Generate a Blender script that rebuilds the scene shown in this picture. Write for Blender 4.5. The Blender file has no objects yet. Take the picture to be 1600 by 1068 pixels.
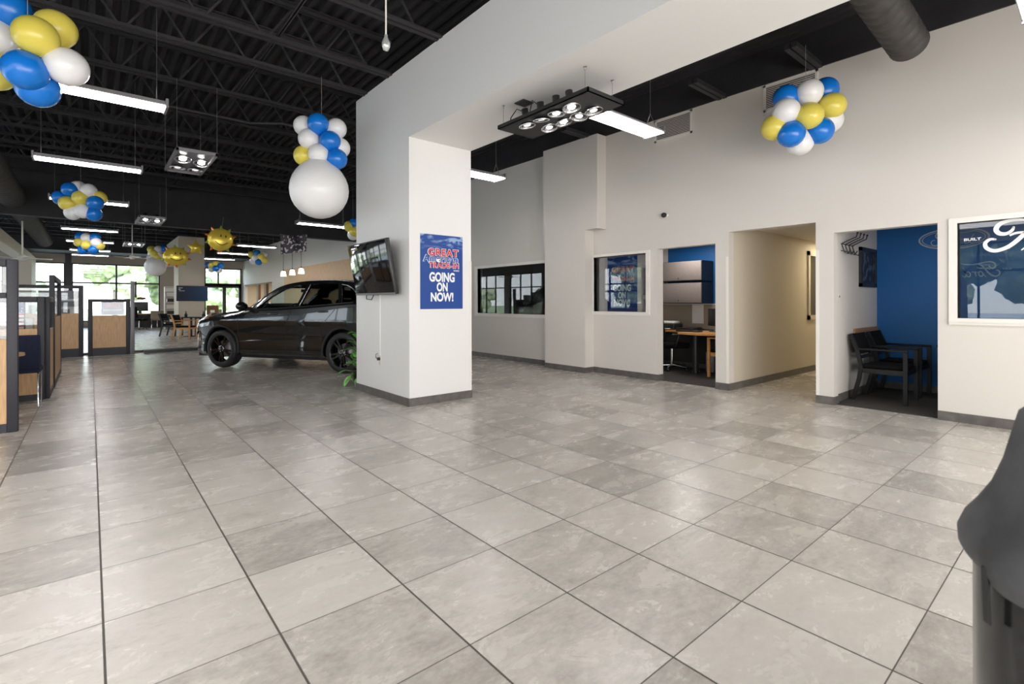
import bpy, bmesh, math, random
from mathutils import Vector, Matrix, noise
random.seed(7)
S = bpy.context.scene
COL = S.collection
PI = math.pi

# ------------------------------------------------------------------ mesh helpers
class MB:
    def __init__(s):
        s.v = []; s.f = []; s.sm = []
    def add(s, vs, fs, smooth=False):
        n = len(s.v)
        s.v += [tuple(v) for v in vs]
        s.f += [tuple(i + n for i in f) for f in fs]
        s.sm += [smooth] * len(fs)
        return s
    def box(s, x0, x1, y0, y1, z0, z1):
        vs = [(x, y, z) for z in (z0, z1) for y in (y0, y1) for x in (x0, x1)]
        return s.add(vs, [(0, 2, 3, 1), (4, 5, 7, 6), (0, 1, 5, 4), (2, 6, 7, 3), (0, 4, 6, 2), (1, 3, 7, 5)])
    def rbox(s, x0, x1, y0, y1, z0, z1, b=.01, seg=2, M=None):
        bm = bmesh.new()
        bmesh.ops.create_cube(bm, size=1)
        for v in bm.verts:
            v.co = Vector(((x0 + x1) / 2 + v.co.x * (x1 - x0), (y0 + y1) / 2 + v.co.y * (y1 - y0), (z0 + z1) / 2 + v.co.z * (z1 - z0)))
        bmesh.ops.bevel(bm, geom=bm.edges[:], offset=b, segments=seg, profile=.5, affect='EDGES')
        if M: bmesh.ops.transform(bm, matrix=M, verts=bm.verts)
        s.bm(bm); return s
    def bm(s, bm, smooth=True):
        bm.verts.index_update()
        s.add([v.co.copy() for v in bm.verts], [[v.index for v in f.verts] for f in bm.faces], smooth)
        bm.free()
    def bar(s, p, q, w, h, up=(0, 0, 1)):
        p, q = Vector(p), Vector(q); d = (q - p).normalized(); u = Vector(up)
        if abs(d.dot(u)) > .99: u = Vector((1, 0, 0))
        r = d.cross(u).normalized(); u = r.cross(d)
        vs = [o + r * a * w / 2 + u * b * h / 2 for o in (p, q) for a, b in ((-1, -1), (1, -1), (1, 1), (-1, 1))]
        return s.add(vs, [(0, 3, 2, 1), (4, 5, 6, 7), (0, 1, 5, 4), (1, 2, 6, 5), (2, 3, 7, 6), (3, 0, 4, 7)])
    def tube(s, pts, r, n=8, caps=True):
        pts = [Vector(p) for p in pts]; m = len(pts)
        rs = r if isinstance(r, (list, tuple)) else [r] * m
        vs = []; prev = None
        for i, p in enumerate(pts):
            d = (pts[min(i + 1, m - 1)] - pts[max(i - 1, 0)]).normalized()
            if prev is None:
                u = Vector((0, 0, 1)) if abs(d.z) < .9 else Vector((1, 0, 0))
            else: u = prev
            a = d.cross(u).normalized(); b = a.cross(d).normalized(); prev = b
            for k in range(n):
                t = 2 * PI * k / n
                vs.append(p + (a * math.cos(t) + b * math.sin(t)) * rs[i])
        fs = [(i * n + k, i * n + (k + 1) % n, (i + 1) * n + (k + 1) % n, (i + 1) * n + k) for i in range(m - 1) for k in range(n)]
        s.add(vs, fs, True)
        if caps:
            s.add(vs[:n], [tuple(range(n))[::-1]]); s.add(vs[-n:], [tuple(range(n))])
        return s
    def lathe(s, prof, n=24, M=None, smooth=True, caps=True):
        vs = [Vector((r * math.cos(2 * PI * k / n), r * math.sin(2 * PI * k / n), z)) for r, z in prof for k in range(n)]
        if M: vs = [M @ v for v in vs]
        m = len(prof)
        fs = [(i * n + k, i * n + (k + 1) % n, (i + 1) * n + (k + 1) % n, (i + 1) * n + k) for i in range(m - 1) for k in range(n)]
        s.add(vs, fs, smooth)
        if not caps: return s
        if prof[0][0] > 1e-6: s.add(vs[:n], [tuple(range(n))[::-1]])
        if prof[-1][0] > 1e-6: s.add(vs[-n:], [tuple(range(n))])
        return s
    def prism(s, poly, f, a, b):
        # poly of 2d points; f(u,v,w)->xyz, extruded w from a to b
        n = len(poly)
        vs = [f(u, v, a) for u, v in poly] + [f(u, v, b) for u, v in poly]
        fs = [tuple(range(n))[::-1], tuple(range(n, 2 * n))] + [(i, (i + 1) % n, n + (i + 1) % n, n + i) for i in range(n)]
        return s.add(vs, fs)
    def ell(s, c, r, seg=16, rings=10, M=None):
        c = Vector(c)
        vs = []; fs = []
        vs.append(Vector((0, 0, -1)))
        for i in range(1, rings):
            t = -PI / 2 + PI * i / rings
            for k in range(seg):
                a = 2 * PI * k / seg
                vs.append(Vector((math.cos(t) * math.cos(a), math.cos(t) * math.sin(a), math.sin(t))))
        vs.append(Vector((0, 0, 1)))
        for k in range(seg):
            fs.append((0, 1 + (k + 1) % seg, 1 + k))
            fs.append((len(vs) - 1, 1 + (rings - 2) * seg + k, 1 + (rings - 2) * seg + (k + 1) % seg))
        for i in range(rings - 2):
            for k in range(seg):
                a = 1 + i * seg
                fs.append((a + k, a + (k + 1) % seg, a + seg + (k + 1) % seg, a + seg + k))
        vs = [Vector((v.x * r[0], v.y * r[1], v.z * r[2])) for v in vs]
        if M: vs = [M @ v for v in vs]
        return s.add([v + c for v in vs], fs, True)
    def build(s, name, mat, parent=None, w=False):
        off = Vector((0, 0, 0))
        if w and parent:
            p = parent
            while p: off += p.location; p = p.parent
        me = bpy.data.meshes.new(name)
        me.from_pydata([tuple(Vector(v) - off) for v in s.v], [], s.f)
        me.polygons.foreach_set('use_smooth', s.sm)
        me.update()
        if mat: me.materials.append(mat)
        o = bpy.data.objects.new(name, me); COL.objects.link(o)
        if parent: o.parent = parent
        return o

def tag(o, label=None, cat=None, group=None, kind=None):
    if label: o['label'] = label
    if cat: o['category'] = cat
    if group: o['group'] = group
    if kind: o['kind'] = kind
    return o
def thing(name, label, cat, loc=(0, 0, 0), rz=0, group=None):
    o = bpy.data.objects.new(name, None); COL.objects.link(o)
    o.location = loc; o.rotation_euler = (0, 0, rz); o.empty_display_size = .1
    return tag(o, label, cat, group)
def struct(name, mb, mat, parent=None):
    o = mb.build(name, mat, parent)
    if not parent: o['kind'] = 'structure'
    return o
def dup(root, loc, rz, label, group=None):
    r = root.copy(); COL.objects.link(r); r.location = loc; r.rotation_euler = (0, 0, rz); r['label'] = label
    if group: r['group'] = group
    for ch in list(root.children):
        c = ch.copy(); COL.objects.link(c); c.parent = r
        for g in ch.children:
            d = g.copy(); COL.objects.link(d); d.parent = c
    return r

# ------------------------------------------------------------------ materials
def pm(name, col, rough=.5, metal=0, spec=.5, nz=None, bump=None, coat=0, emit=None, es=0, sub=0):
    m = bpy.data.materials.new(name); m.use_nodes = True
    nt = m.node_tree; b = nt.nodes['Principled BSDF']
    b.inputs['Base Color'].default_value = (*col, 1); b.inputs['Roughness'].default_value = rough
    b.inputs['Metallic'].default_value = metal; b.inputs['Specular IOR Level'].default_value = spec
    if coat: b.inputs['Coat Weight'].default_value = coat; b.inputs['Coat Roughness'].default_value = .03
    if emit: b.inputs['Emission Color'].default_value = (*emit, 1); b.inputs['Emission Strength'].default_value = es
    tc = None
    if nz or bump:
        tc = nt.nodes.new('ShaderNodeTexCoord')
    if nz:
        sc, amt = nz[0], nz[1]; st = nz[2] if len(nz) > 2 else (1, 1, 1)
        mp = nt.nodes.new('ShaderNodeMapping'); mp.inputs['Scale'].default_value = st
        n = nt.nodes.new('ShaderNodeTexNoise'); n.inputs['Scale'].default_value = sc; n.inputs['Detail'].default_value = 4
        nt.links.new(tc.outputs['Object'], mp.inputs[0]); nt.links.new(mp.outputs[0], n.inputs['Vector'])
        r = nt.nodes.new('ShaderNodeValToRGB'); e = r.color_ramp.elements
        e[0].position = .3; e[1].position = .7
        e[0].color = (*[c * (1 - amt) for c in col], 1); e[1].color = (*[min(1, c * (1 + amt)) for c in col], 1)
        nt.links.new(n.outputs['Fac'], r.inputs[0]); nt.links.new(r.outputs[0], b.inputs['Base Color'])
    if bump:
        n = nt.nodes.new('ShaderNodeTexNoise'); n.inputs['Scale'].default_value = bump[0]; n.inputs['Detail'].default_value = 3
        nt.links.new(tc.outputs['Object'], n.inputs['Vector'])
        bp = nt.nodes.new('ShaderNodeBump'); bp.inputs['Strength'].default_value = bump[1]; bp.inputs['Distance'].default_value = .01
        nt.links.new(n.outputs['Fac'], bp.inputs['Height']); nt.links.new(bp.outputs[0], b.inputs['Normal'])
    return m
def glass(name, tint=(1, 1, 1), refl=.12, rough=0.0):
    m = bpy.data.materials.new(name); m.use_nodes = True; nt = m.node_tree
    nt.nodes.remove(nt.nodes['Principled BSDF']); out = nt.nodes['Material Output']
    t = nt.nodes.new('ShaderNodeBsdfTransparent'); t.inputs[0].default_value = (*tint, 1)
    g = nt.nodes.new('ShaderNodeBsdfGlossy'); g.inputs['Roughness'].default_value = rough
    lw = nt.nodes.new('ShaderNodeLayerWeight'); lw.inputs['Blend'].default_value = .12
    mr = nt.nodes.new('ShaderNodeMapRange'); mr.inputs['To Min'].default_value = refl; mr.inputs['To Max'].default_value = .75
    nt.links.new(lw.outputs['Fresnel'], mr.inputs['Value'])
    mx = nt.nodes.new('ShaderNodeMixShader')
    nt.links.new(mr.outputs[0], mx.inputs[0]); nt.links.new(t.outputs[0], mx.inputs[1]); nt.links.new(g.outputs[0], mx.inputs[2])
    nt.links.new(mx.outputs[0], out.inputs[0])
    return m
def emis(name, col, st):
    m = bpy.data.materials.new(name); m.use_nodes = True; nt = m.node_tree
    b = nt.nodes['Principled BSDF']; b.inputs['Base Color'].default_value = (.8, .8, .8, 1)
    b.inputs['Emission Color'].default_value = (*col, 1); b.inputs['Emission Strength'].default_value = st
    return m

TX, TY, OX, OY = .5305, .5344, -.4929, 2.6278    # floor tile pitch and one joint crossing
def floor_mat():
    m = bpy.data.materials.new('floor_tile'); m.use_nodes = True; nt = m.node_tree; N = nt.nodes; L = nt.links
    b = N['Principled BSDF']
    tc = N.new('ShaderNodeTexCoord'); sp = N.new('ShaderNodeSeparateXYZ'); L.new(tc.outputs['Object'], sp.inputs[0])
    def mt(op, a, bb=None, c=None):
        n = N.new('ShaderNodeMath'); n.operation = op
        for i, v in enumerate((a, bb, c)):
            if v is None: continue
            if isinstance(v, (int, float)): n.inputs[i].default_value = v
            else: L.new(v, n.inputs[i])
        return n.outputs[0]
    u = mt('DIVIDE', mt('SUBTRACT', sp.outputs[0], OX), TX); v = mt('DIVIDE', mt('SUBTRACT', sp.outputs[1], OY), TY)
    fu, fv = mt('FRACT', u), mt('FRACT', v)
    du = mt('MULTIPLY', mt('MINIMUM', fu, mt('SUBTRACT', 1, fu)), TX); dv = mt('MULTIPLY', mt('MINIMUM', fv, mt('SUBTRACT', 1, fv)), TY)
    grout = mt('MAXIMUM', mt('LESS_THAN', du, .0042), mt('LESS_THAN', dv, .0024))
    cell = N.new('ShaderNodeCombineXYZ'); L.new(mt('FLOOR', u), cell.inputs[0]); L.new(mt('FLOOR', v), cell.inputs[1])
    wn = N.new('ShaderNodeTexWhiteNoise'); wn.noise_dimensions = '2D'; L.new(cell.outputs[0], wn.inputs['Vector'])
    # each tile samples its own piece of the stone pattern
    off = N.new('ShaderNodeVectorMath'); off.operation = 'MULTIPLY_ADD'
    L.new(wn.outputs['Color'], off.inputs[0]); off.inputs[1].default_value = (40, 40, 40)
    mp = N.new('ShaderNodeMapping'); mp.inputs['Scale'].default_value = (1.0, 1.7, 1); L.new(tc.outputs['Object'], mp.inputs[0])
    L.new(mp.outputs[0], off.inputs[2])
    n1 = N.new('ShaderNodeTexNoise'); n1.inputs['Scale'].default_value = 3.4; n1.inputs['Detail'].default_value = 9; n1.inputs['Roughness'].default_value = .66; n1.inputs['Distortion'].default_value = .5
    L.new(off.outputs[0], n1.inputs['Vector'])
    n2 = N.new('ShaderNodeTexNoise'); n2.inputs['Scale'].default_value = 22; n2.inputs['Detail'].default_value = 6; n2.inputs['Roughness'].default_value = .75
    L.new(off.outputs[0], n2.inputs['Vector'])
    f = mt('ADD', mt('MULTIPLY', n1.outputs['Fac'], .46), mt('MULTIPLY', n2.outputs['Fac'], .30))
    f = mt('ADD', f, mt('MULTIPLY', mt('POWER', wn.outputs['Value'], .6), .26))
    r = N.new('ShaderNodeValToRGB'); L.new(f, r.inputs[0]); e = r.color_ramp.elements
    e[0].position = .20; e[0].color = (.20, .187, .168, 1); e[1].position = .80; e[1].color = (.67, .635, .58, 1)
    e.new(.40).color = (.40, .370, .330, 1); e.new(.55).color = (.555, .518, .466, 1)
    mx = N.new('ShaderNodeMix'); mx.data_type = 'RGBA'
    L.new(grout, mx.inputs['Factor']); L.new(r.outputs[0], mx.inputs['A']); mx.inputs['B'].default_value = (.085, .073, .062, 1)
    L.new(mx.outputs['Result'], b.inputs['Base Color'])
    ro = mt('ADD', .24, mt('ADD', mt('MULTIPLY', n1.outputs['Fac'], .06), mt('MULTIPLY', grout, .4)))
    L.new(ro, b.inputs['Roughness']); b.inputs['Specular IOR Level'].default_value = .5
    bp = N.new('ShaderNodeBump'); bp.inputs['Strength'].default_value = .06; bp.inputs['Distance'].default_value = .003
    hh = mt('SUBTRACT', mt('MULTIPLY', n2.outputs['Fac'], .25), grout)
    L.new(hh, bp.inputs['Height']); L.new(bp.outputs[0], b.inputs['Normal'])
    return m

M = {}
M['floor'] = floor_mat()
M['carpet'] = pm('office_carpet', (.05, .042, .036), .95, nz=(60, .35), bump=(250, .5))
M['white'] = pm('wall_paint', (.665, .628, .583), .6, bump=(160, .04))
M['colwhite'] = pm('column_paint', (.775, .765, .75), .55, bump=(160, .04))
M['tan'] = pm('tan_paint', (.60, .54, .44), .7, bump=(120, .05))
M['taupe'] = pm('taupe_paint', (.42, .37, .31), .7, bump=(120, .05))
M['blue'] = pm('blue_wall_paint', (.005, .115, .36), .5, bump=(160, .04))
M['joistfar'] = pm('black_far_steel_paint', (.013, .012, .014), .7)  # darker copy of the joist steel, shade of the distant joists painted in
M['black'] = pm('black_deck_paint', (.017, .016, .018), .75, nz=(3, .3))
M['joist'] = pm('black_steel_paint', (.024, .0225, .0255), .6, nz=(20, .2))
M['duct'] = pm('duct_paint', (.050, .046, .044), .55, nz=(8, .35), bump=(30, .2))
M['base'] = pm('baseboard_tile', (.115, .105, .098), .4, nz=(12, .25))
M['trimw'] = pm('frame_paint', (.80, .765, .72), .5)
M['alu'] = pm('dark_bronze_aluminium', (.030, .028, .032), .4, .3)
M['pane'] = glass('window_pane', (.97, .99, .98), .03)
M['ipane'] = glass('interior_pane', (.78, .80, .82), .055)
M['housing'] = pm('fixture_white_enamel', (.55, .53, .54), .35)
M['tube'] = emis('fluorescent_tube', (1, .97, .98), 24)
M['wire'] = pm('steel_wire', (.30, .30, .32), .35, .8)
M['chrome'] = pm('chrome', (.75, .76, .78), .12, 1)
M['blackmetal'] = pm('black_powder_coat', (.018, .018, .019), .4, nz=(30, .2))
M['graymetal'] = pm('grey_powder_coat', (.22, .21, .225), .4, .3)
M['lampdisc'] = emis('spot_lamp', (1, .98, .95), 40)
M['lampdim'] = emis('spot_lamp_small', (1, .98, .95), .9)
M['reflector'] = pm('spot_reflector', (.5, .5, .52), .1, 1)
M['by'] = pm('yellow_latex', (.74, .62, .10), .28, spec=.5)
M['bb'] = pm('blue_latex', (.005, .17, .62), .25, spec=.5)
M['bw'] = pm('white_latex', (.80, .79, .79), .3, spec=.5)
M['rope'] = pm('string', (.35, .34, .33), .7)
M['cubframe'] = pm('cubicle_frame_charcoal', (.026, .025, .034), .5, nz=(60, .15))
M['wood'] = pm('maple_laminate', (.62, .38, .19), .42, nz=(5, .16, (9, 9, 1)))
M['woodrail'] = pm('brown_wood', (.30, .17, .09), .45, nz=(5, .2, (2, 9, 9)))
M['honey'] = pm('honey_wood', (.62, .30, .09), .4, nz=(8, .2, (1, 1, 6)))
M['cubglass'] = glass('cubicle_glass', (.93, .95, .96), .05)
M['navy'] = pm('navy_fabric', (.010, .014, .040), .9, nz=(80, .3), bump=(300, .3))
M['blkfab'] = pm('black_fabric', (.006, .006, .0065), .9, spec=.15, nz=(80, .3), bump=(300, .3))
M['dkwood'] = pm('black_stained_wood', (.008, .007, .007), .4, spec=.35)
M['paper'] = pm('paper', (.78, .77, .75), .7, nz=(40, .08))
M['tanfab'] = pm('tan_upholstery', (.27, .21, .14), .75, bump=(200, .3))
M['screen'] = pm('black_screen_glass', (.006, .006, .007), .07, spec=.6)
M['plastic'] = pm('black_plastic', (.015, .015, .016), .35)
M['ivory'] = pm('ivory_plastic', (.72, .68, .60), .4)
M['poster'] = None
M['red'] = pm('red_ink', (.62, .035, .03), .5)
M['pblue'] = pm('blue_ink', (.015, .10, .35), .5)
M['ink'] = pm('white_ink', (.85, .85, .85), .5)
M['silver'] = pm('silver_ink', (.36, .42, .50), .5)
M['dimsilver'] = pm('pale_blue_vinyl', (.30, .42, .60), .5)  # pale tone of the reflected lettering, painted as a colour
M['carpaint'] = pm('black_metallic_paint', (.010, .0105, .011), .22, .25, coat=1.0)
M['tire'] = pm('tyre_rubber', (.016, .016, .017), .55, nz=(40, .2))
M['rim'] = pm('gloss_black_alloy', (.008, .008, .009), .12, .2, coat=1)
M['underbody'] = pm('underbody_plastic', (.010, .010, .011), .7)
M['carglass'] = glass('tinted_glass', (.80, .86, .83), .05)
M['privglass'] = glass('privacy_glass', (.16, .17, .17), .06)
M['amber'] = pm('amber_lens', (.85, .25, .02), .15, emit=(.9, .25, .02), es=.15)
M['lens'] = pm('clear_lamp_lens', (.6, .62, .66), .08, .5)
M['leaf'] = pm('plant_leaf', (.13, .40, .06), .35, nz=(16, .55))
M['grass'] = pm('lawn', (.30, .34, .17), .95, nz=(1.2, .35))
M['tree'] = pm('tree_leaves', (.20, .245, .14), .9, nz=(2.2, .6), bump=(9, 1))
M['paletree'] = pm('pale_tree_leaves', (.42, .47, .31), .9, nz=(2.2, .5), bump=(9, 1))
M['bark'] = pm('bark', (.10, .07, .05), .9)
M['road'] = pm('concrete_paving', (.55, .54, .52), .9, nz=(3, .15))
M['grayfab'] = pm('grey_vinyl_cover', (.065, .065, .068), .6, nz=(9, .35), bump=(40, .15))
M['glossblack'] = pm('gloss_black_shell', (.010, .010, .011), .28, coat=.8)
M['cabface'] = pm('grey_fabric_door', (.20, .165, .15), .7, nz=(90, .2))
M['tack'] = pm('tackboard_fabric', (.30, .25, .19), .85, nz=(90, .15))
M['frost'] = emis('lit_pendant_glass', (1, .95, .86), 2.5)
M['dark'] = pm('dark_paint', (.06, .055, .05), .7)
M['foil'] = pm('gold_foil', (.80, .60, .07), .25, .35)
M['foilo'] = pm('orange_foil', (.75, .22, .03), .25, .35)
M['foilg'] = pm('lime_foil', (.42, .55, .10), .25, .35)
M['water'] = pm('blue_bottle_plastic', (.03, .10, .45), .2)
M['brown'] = pm('brown_leather', (.16, .07, .03), .5)

def two(name, base, other, nodes):
    """procedural two colour pattern; nodes(mt, x, y, z) returns a 0..1 socket"""
    m = bpy.data.materials.new(name); m.use_nodes = True; nt = m.node_tree; N = nt.nodes; L = nt.links
    b = N['Principled BSDF']; b.inputs['Roughness'].default_value = .5
    tc = N.new('ShaderNodeTexCoord'); sp = N.new('ShaderNodeSeparateXYZ'); L.new(tc.outputs['Object'], sp.inputs[0])
    def mt(op, a, bb=None):
        n = N.new('ShaderNodeMath'); n.operation = op
        for i, v in enumerate((a, bb)):
            if v is None: continue
            if isinstance(v, (int, float)): n.inputs[i].default_value = v
            else: L.new(v, n.inputs[i])
        return n.outputs[0]
    fac = nodes(mt, N, L, tc, *sp.outputs)
    mx = N.new('ShaderNodeMix'); mx.data_type = 'RGBA'; L.new(fac, mx.inputs['Factor'])
    mx.inputs['A'].default_value = (*base, 1); mx.inputs['B'].default_value = (*other, 1)
    L.new(mx.outputs['Result'], b.inputs['Base Color'])
    return m
def wavy(mt, N, L, tc, x, y, z):
    # bright silk-like waves near the top edge of the poster
    w = N.new('ShaderNodeTexNoise'); w.inputs['Scale'].default_value = 3.5; w.inputs['Detail'].default_value = 2; w.inputs['Distortion'].default_value = 1.5
    mp = N.new('ShaderNodeMapping'); mp.inputs['Scale'].default_value = (1, 1, 3); mp.inputs['Rotation'].default_value = (0, .25, 0)
    L.new(tc.outputs['Object'], mp.inputs[0]); L.new(mp.outputs[0], w.inputs['Vector'])
    s = mt('MAXIMUM', mt('MULTIPLY', mt('SUBTRACT', w.outputs['Fac'], .47), 5), 0)
    top = mt('MINIMUM', mt('MAXIMUM', mt('MULTIPLY', mt('SUBTRACT', z, .76), 8), 0), 1)
    t = mt('MINIMUM', mt('MULTIPLY', s, top), .6)
    return t
M['poster'] = two('poster_print', (.006, .055, .27), (.45, .62, .85), wavy)
def stripes(mt, N, L, tc, x, y, z):
    return mt('LESS_THAN', mt('FRACT', mt('MULTIPLY', z, 19.0)), .5)
M['stripes'] = two('red_white_stripes', (.72, .70, .68), (.42, .03, .06), stripes)
def speck(mt, N, L, tc, x, y, z):
    n = N.new('ShaderNodeTexNoise'); n.inputs['Scale'].default_value = 11; n.inputs['Detail'].default_value = 4
    L.new(tc.outputs['Object'], n.inputs['Vector'])
    return mt('GREATER_THAN', n.outputs['Fac'], .57)
M['banner'] = two('banner_print', (.02, .015, .025), (.55, .50, .52), speck)
def dots(mt, N, L, tc, x, y, z):
    n = N.new('ShaderNodeTexVoronoi'); n.inputs['Scale'].default_value = 24; n.inputs['Randomness'].default_value = .25
    L.new(tc.outputs['Object'], n.inputs['Vector'])
    return mt('LESS_THAN', n.outputs['Distance'], .33)
M['starfield'] = two('star_field', (.015, .06, .30), (.8, .8, .8), dots)
def photo(mt, N, L, tc, x, y, z):
    n = N.new('ShaderNodeTexNoise'); n.inputs['Scale'].default_value = 9; n.inputs['Detail'].default_value = 4
    L.new(tc.outputs['Object'], n.inputs['Vector'])
    return mt('MULTIPLY', mt('GREATER_THAN', n.outputs['Fac'], .55), .7)
M['print'] = two('framed_print', (.012, .014, .022), (.10, .13, .19), photo)
def scr(mt, N, L, tc, x, y, z):
    return mt('MINIMUM', mt('MAXIMUM', mt('ADD', mt('MULTIPLY', x, .5), .2), 0), 1)
M['tvblue'] = two('blue_slide', (.004, .012, .04), (.006, .09, .26), scr)

# ------------------------------------------------------------------ text and script lettering
def text_mb(txt, h, bold=0., sx=1., ext=.001, shear=0., space=1.):
    cu = bpy.data.curves.new('t', 'FONT'); cu.body = txt; cu.size = 1.0; cu.offset = bold; cu.extrude = 0
    cu.align_x = 'CENTER'; cu.shear = shear; cu.space_character = space
    o = bpy.data.objects.new('t', cu); COL.objects.link(o)
    dg = bpy.context.evaluated_depsgraph_get()
    me = bpy.data.meshes.new_from_object(o.evaluated_get(dg))
    ys = [v.co.y for v in me.vertices]; xs = [v.co.x for v in me.vertices]
    y0, y1, cx = min(ys), max(ys), (min(xs) + max(xs)) / 2
    k = h / (y1 - y0)
    vs = [((v.co.x - cx) * k * sx, (v.co.y - y0) * k) for v in me.vertices]
    fs = [tuple(p.vertices) for p in me.polygons]
    bpy.data.objects.remove(o); bpy.data.curves.remove(cu); bpy.data.meshes.remove(me)
    return vs, fs
def put_text(txt, h, f, mat, parent, bold=0., sx=1., name='lettering', shear=0., width=None, w=True, space=1.):
    vs, fs = text_mb(txt, h, bold, sx, shear=shear, space=space)
    if width:
        k = width / (max(v[0] for v in vs) - min(v[0] for v in vs)); vs = [(v[0] * k, v[1]) for v in vs]
    m = MB(); m.add([f(u, v) for u, v in vs], fs)
    return m.build(name, mat, parent, w)
def spline(pts, n=8):
    out = []
    for i in range(len(pts) - 1):
        p0 = pts[max(i - 1, 0)]; p1 = pts[i]; p2 = pts[i + 1]; p3 = pts[min(i + 2, len(pts) - 1)]
        for k in range(n):
            t = k / n
            out.append(tuple(.5 * ((2 * b) + (-a + c) * t + (2 * a - 5 * b + 4 * c - d) * t * t + (-a + 3 * b - 3 * c + d) * t ** 3)
                             for a, b, c, d in zip(p0, p1, p2, p3)))
    out.append(tuple(pts[-1]))
    return out
def ribbon(mb, pts, f, lift=0.):
    """pts of (u, v, width): flat pen stroke mapped by f(u, v)"""
    P = spline(pts); L = []; R = []
    for i, p in enumerate(P):
        a = P[max(i - 1, 0)]; b = P[min(i + 1, len(P) - 1)]
        dx, dy = b[0] - a[0], b[1] - a[1]; l = math.hypot(dx, dy) or 1
        nx, ny = -dy / l, dx / l; w = max(p[2], .5) / 2
        L.append(f(p[0] + nx * w, p[1] + ny * w)); R.append(f(p[0] - nx * w, p[1] - ny * w))
    n = len(P)
    mb.add(L + R, [(i, i + 1, n + i + 1, n + i) for i in range(n - 1)])
def disc(mb, u, v, r, f, n=14):
    mb.add([f(u + r * math.cos(2 * PI * k / n), v + r * math.sin(2 * PI * k / n)) for k in range(n)], [tuple(range(n))])
SCRIPT = [
    [(160, 172, 14), (150, 150, 18), (122, 132, 22), (88, 138, 27), (72, 168, 28), (92, 203, 27), (140, 220, 22), (205, 219, 17), (300, 203, 16), (400, 193, 18), (500, 200, 14), (560, 214, 7)],
    [(330, 196, 12), (270, 182, 18), (226, 140, 24), (178, 82, 26), (128, 38, 25), (68, 18, 24), (26, 38, 24), (16, 74, 22), (40, 100, 18), (68, 98, 13)],
    [(140, 118, 12), (172, 132, 15), (230, 134, 15), (300, 140, 12), (330, 150, 7)],
    [(196, 12, 6), (228, 40, 14), (252, 78, 18), (284, 92, 18), (302, 68, 20), (290, 34, 20), (262, 22, 19), (243, 44, 18), (250, 76, 14)],
    [(300, 84, 8), (336, 84, 11), (352, 92, 13), (344, 52, 17), (338, 22, 15)],
    [(342, 44, 10), (364, 80, 12), (388, 92, 14), (400, 80, 10)],
    [(470, 84, 12), (444, 92, 16), (420, 64, 18), (422, 30, 18), (450, 22, 16), (476, 52, 14), (500, 110, 16), (528, 158, 14)],
    [(500, 110, 14), (484, 62, 17), (482, 28, 16), (506, 20, 12), (540, 44, 7)],
]

# ------------------------------------------------------------------ camera
cam = bpy.data.cameras.new('camera'); co = bpy.data.objects.new('camera', cam); COL.objects.link(co)
CZ = 1.30; YAW = .699152
cam.sensor_fit = 'HORIZONTAL'; cam.sensor_width = 36; cam.lens = 36 * 783.285 / 1600
cam.shift_x = 0; cam.shift_y = (471.1 - 534) / 1600
co.location = (0, 0, CZ); co.rotation_mode = 'QUATERNION'
q = Matrix.Rotation(-YAW, 4, 'Z') @ Matrix.Rotation(PI / 2, 4, 'X') @ Matrix.Rotation(-.0019, 4, 'Z')
co.rotation_quaternion = q.to_quaternion()
cam.clip_start = .02; cam.clip_end = 300
cam.dof.use_dof = True; cam.dof.focus_distance = 6.5; cam.dof.aperture_fstop = 3.5
S.camera = co

# ------------------------------------------------------------------ room shell
WX = 7.12; WT = .15; TOP = 4.28; FY = 34.0; LX = -9.0; BY = -4.0; DECK = 4.75
struct('floor', MB().box(LX, 12, BY, FY, -.1, 0), M['floor'])
struct('floor_carpet', MB().box(WX + .06, 9.1, 3.62, 6.3, 0, .004).box(WX + .06, 9.1, -2, 2.25, 0, .004).box(WX + .06, 9.6, 6.4, 10.6, 0, .004), M['carpet'])

def wall_x(name, x0, x1, y0, y1, z0, z1, ops, mat):
    """wall in a plane of constant x, openings (ya, yb, za, zb)"""
    m = MB(); y = y0
    for ya, yb, za, zb in sorted(ops):
        if ya > y: m.box(x0, x1, y, ya, z0, z1)
        if za > z0: m.box(x0, x1, ya, yb, z0, za)
        if zb < z1: m.box(x0, x1, ya, yb, zb, z1)
        y = yb
    if y < y1: m.box(x0, x1, y, y1, z0, z1)
    return struct(name, m, mat)
def wall_y(name, y0, y1, x0, x1, z0, z1, ops, mat):
    m = MB(); x = x0
    for xa, xb, za, zb in sorted(ops):
        if xa > x: m.box(x, xa, y0, y1, z0, z1)
        if za > z0: m.box(xa, xb, y0, y1, z0, za)
        if zb < z1: m.box(xa, xb, y0, y1, zb, z1)
        x = xb
    if x < x1: m.box(x, x1, y0, y1, z0, z1)
    return struct(name, m, mat)

D1 = (3.763, 4.753, 0, 2.16); D2 = (2.413, 3.558, 0, 2.31); D3 = (1.205, 2.21, 0, 2.155)
W1 = (7.22, 9.75, 1.03, 2.09); W2 = (4.975, 6.115, 1.12, 2.11); W3 = (-.55, 1.04, 1.115, 2.13)
wall_x('wall_right', WX, WX + WT, BY, FY, 0, TOP, [D1, D2, D3, W1, W2, W3, (27.6, 33.4, 0, 2.31)], M['white'])
struct('wall_right_pilaster', MB().box(6.88, WX, 6.12, 7.17, 0, 2.6).box(6.88, WX, 5.83, 7.21, 2.6, TOP), M['white'])
struct('trim_1', MB().box(WX - .02, WX + .2, BY, FY, TOP, DECK), M['black'])          # black band over the right wall
wall_x('wall_left', LX - .15, LX, BY, FY, 0, DECK, [(y, y + 3.4, .35, 3.3) for y in (-3.4, .6, 4.6, 8.6, 12.6, 16.6, 20.6, 24.6, 28.6)], M['white'])
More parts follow.
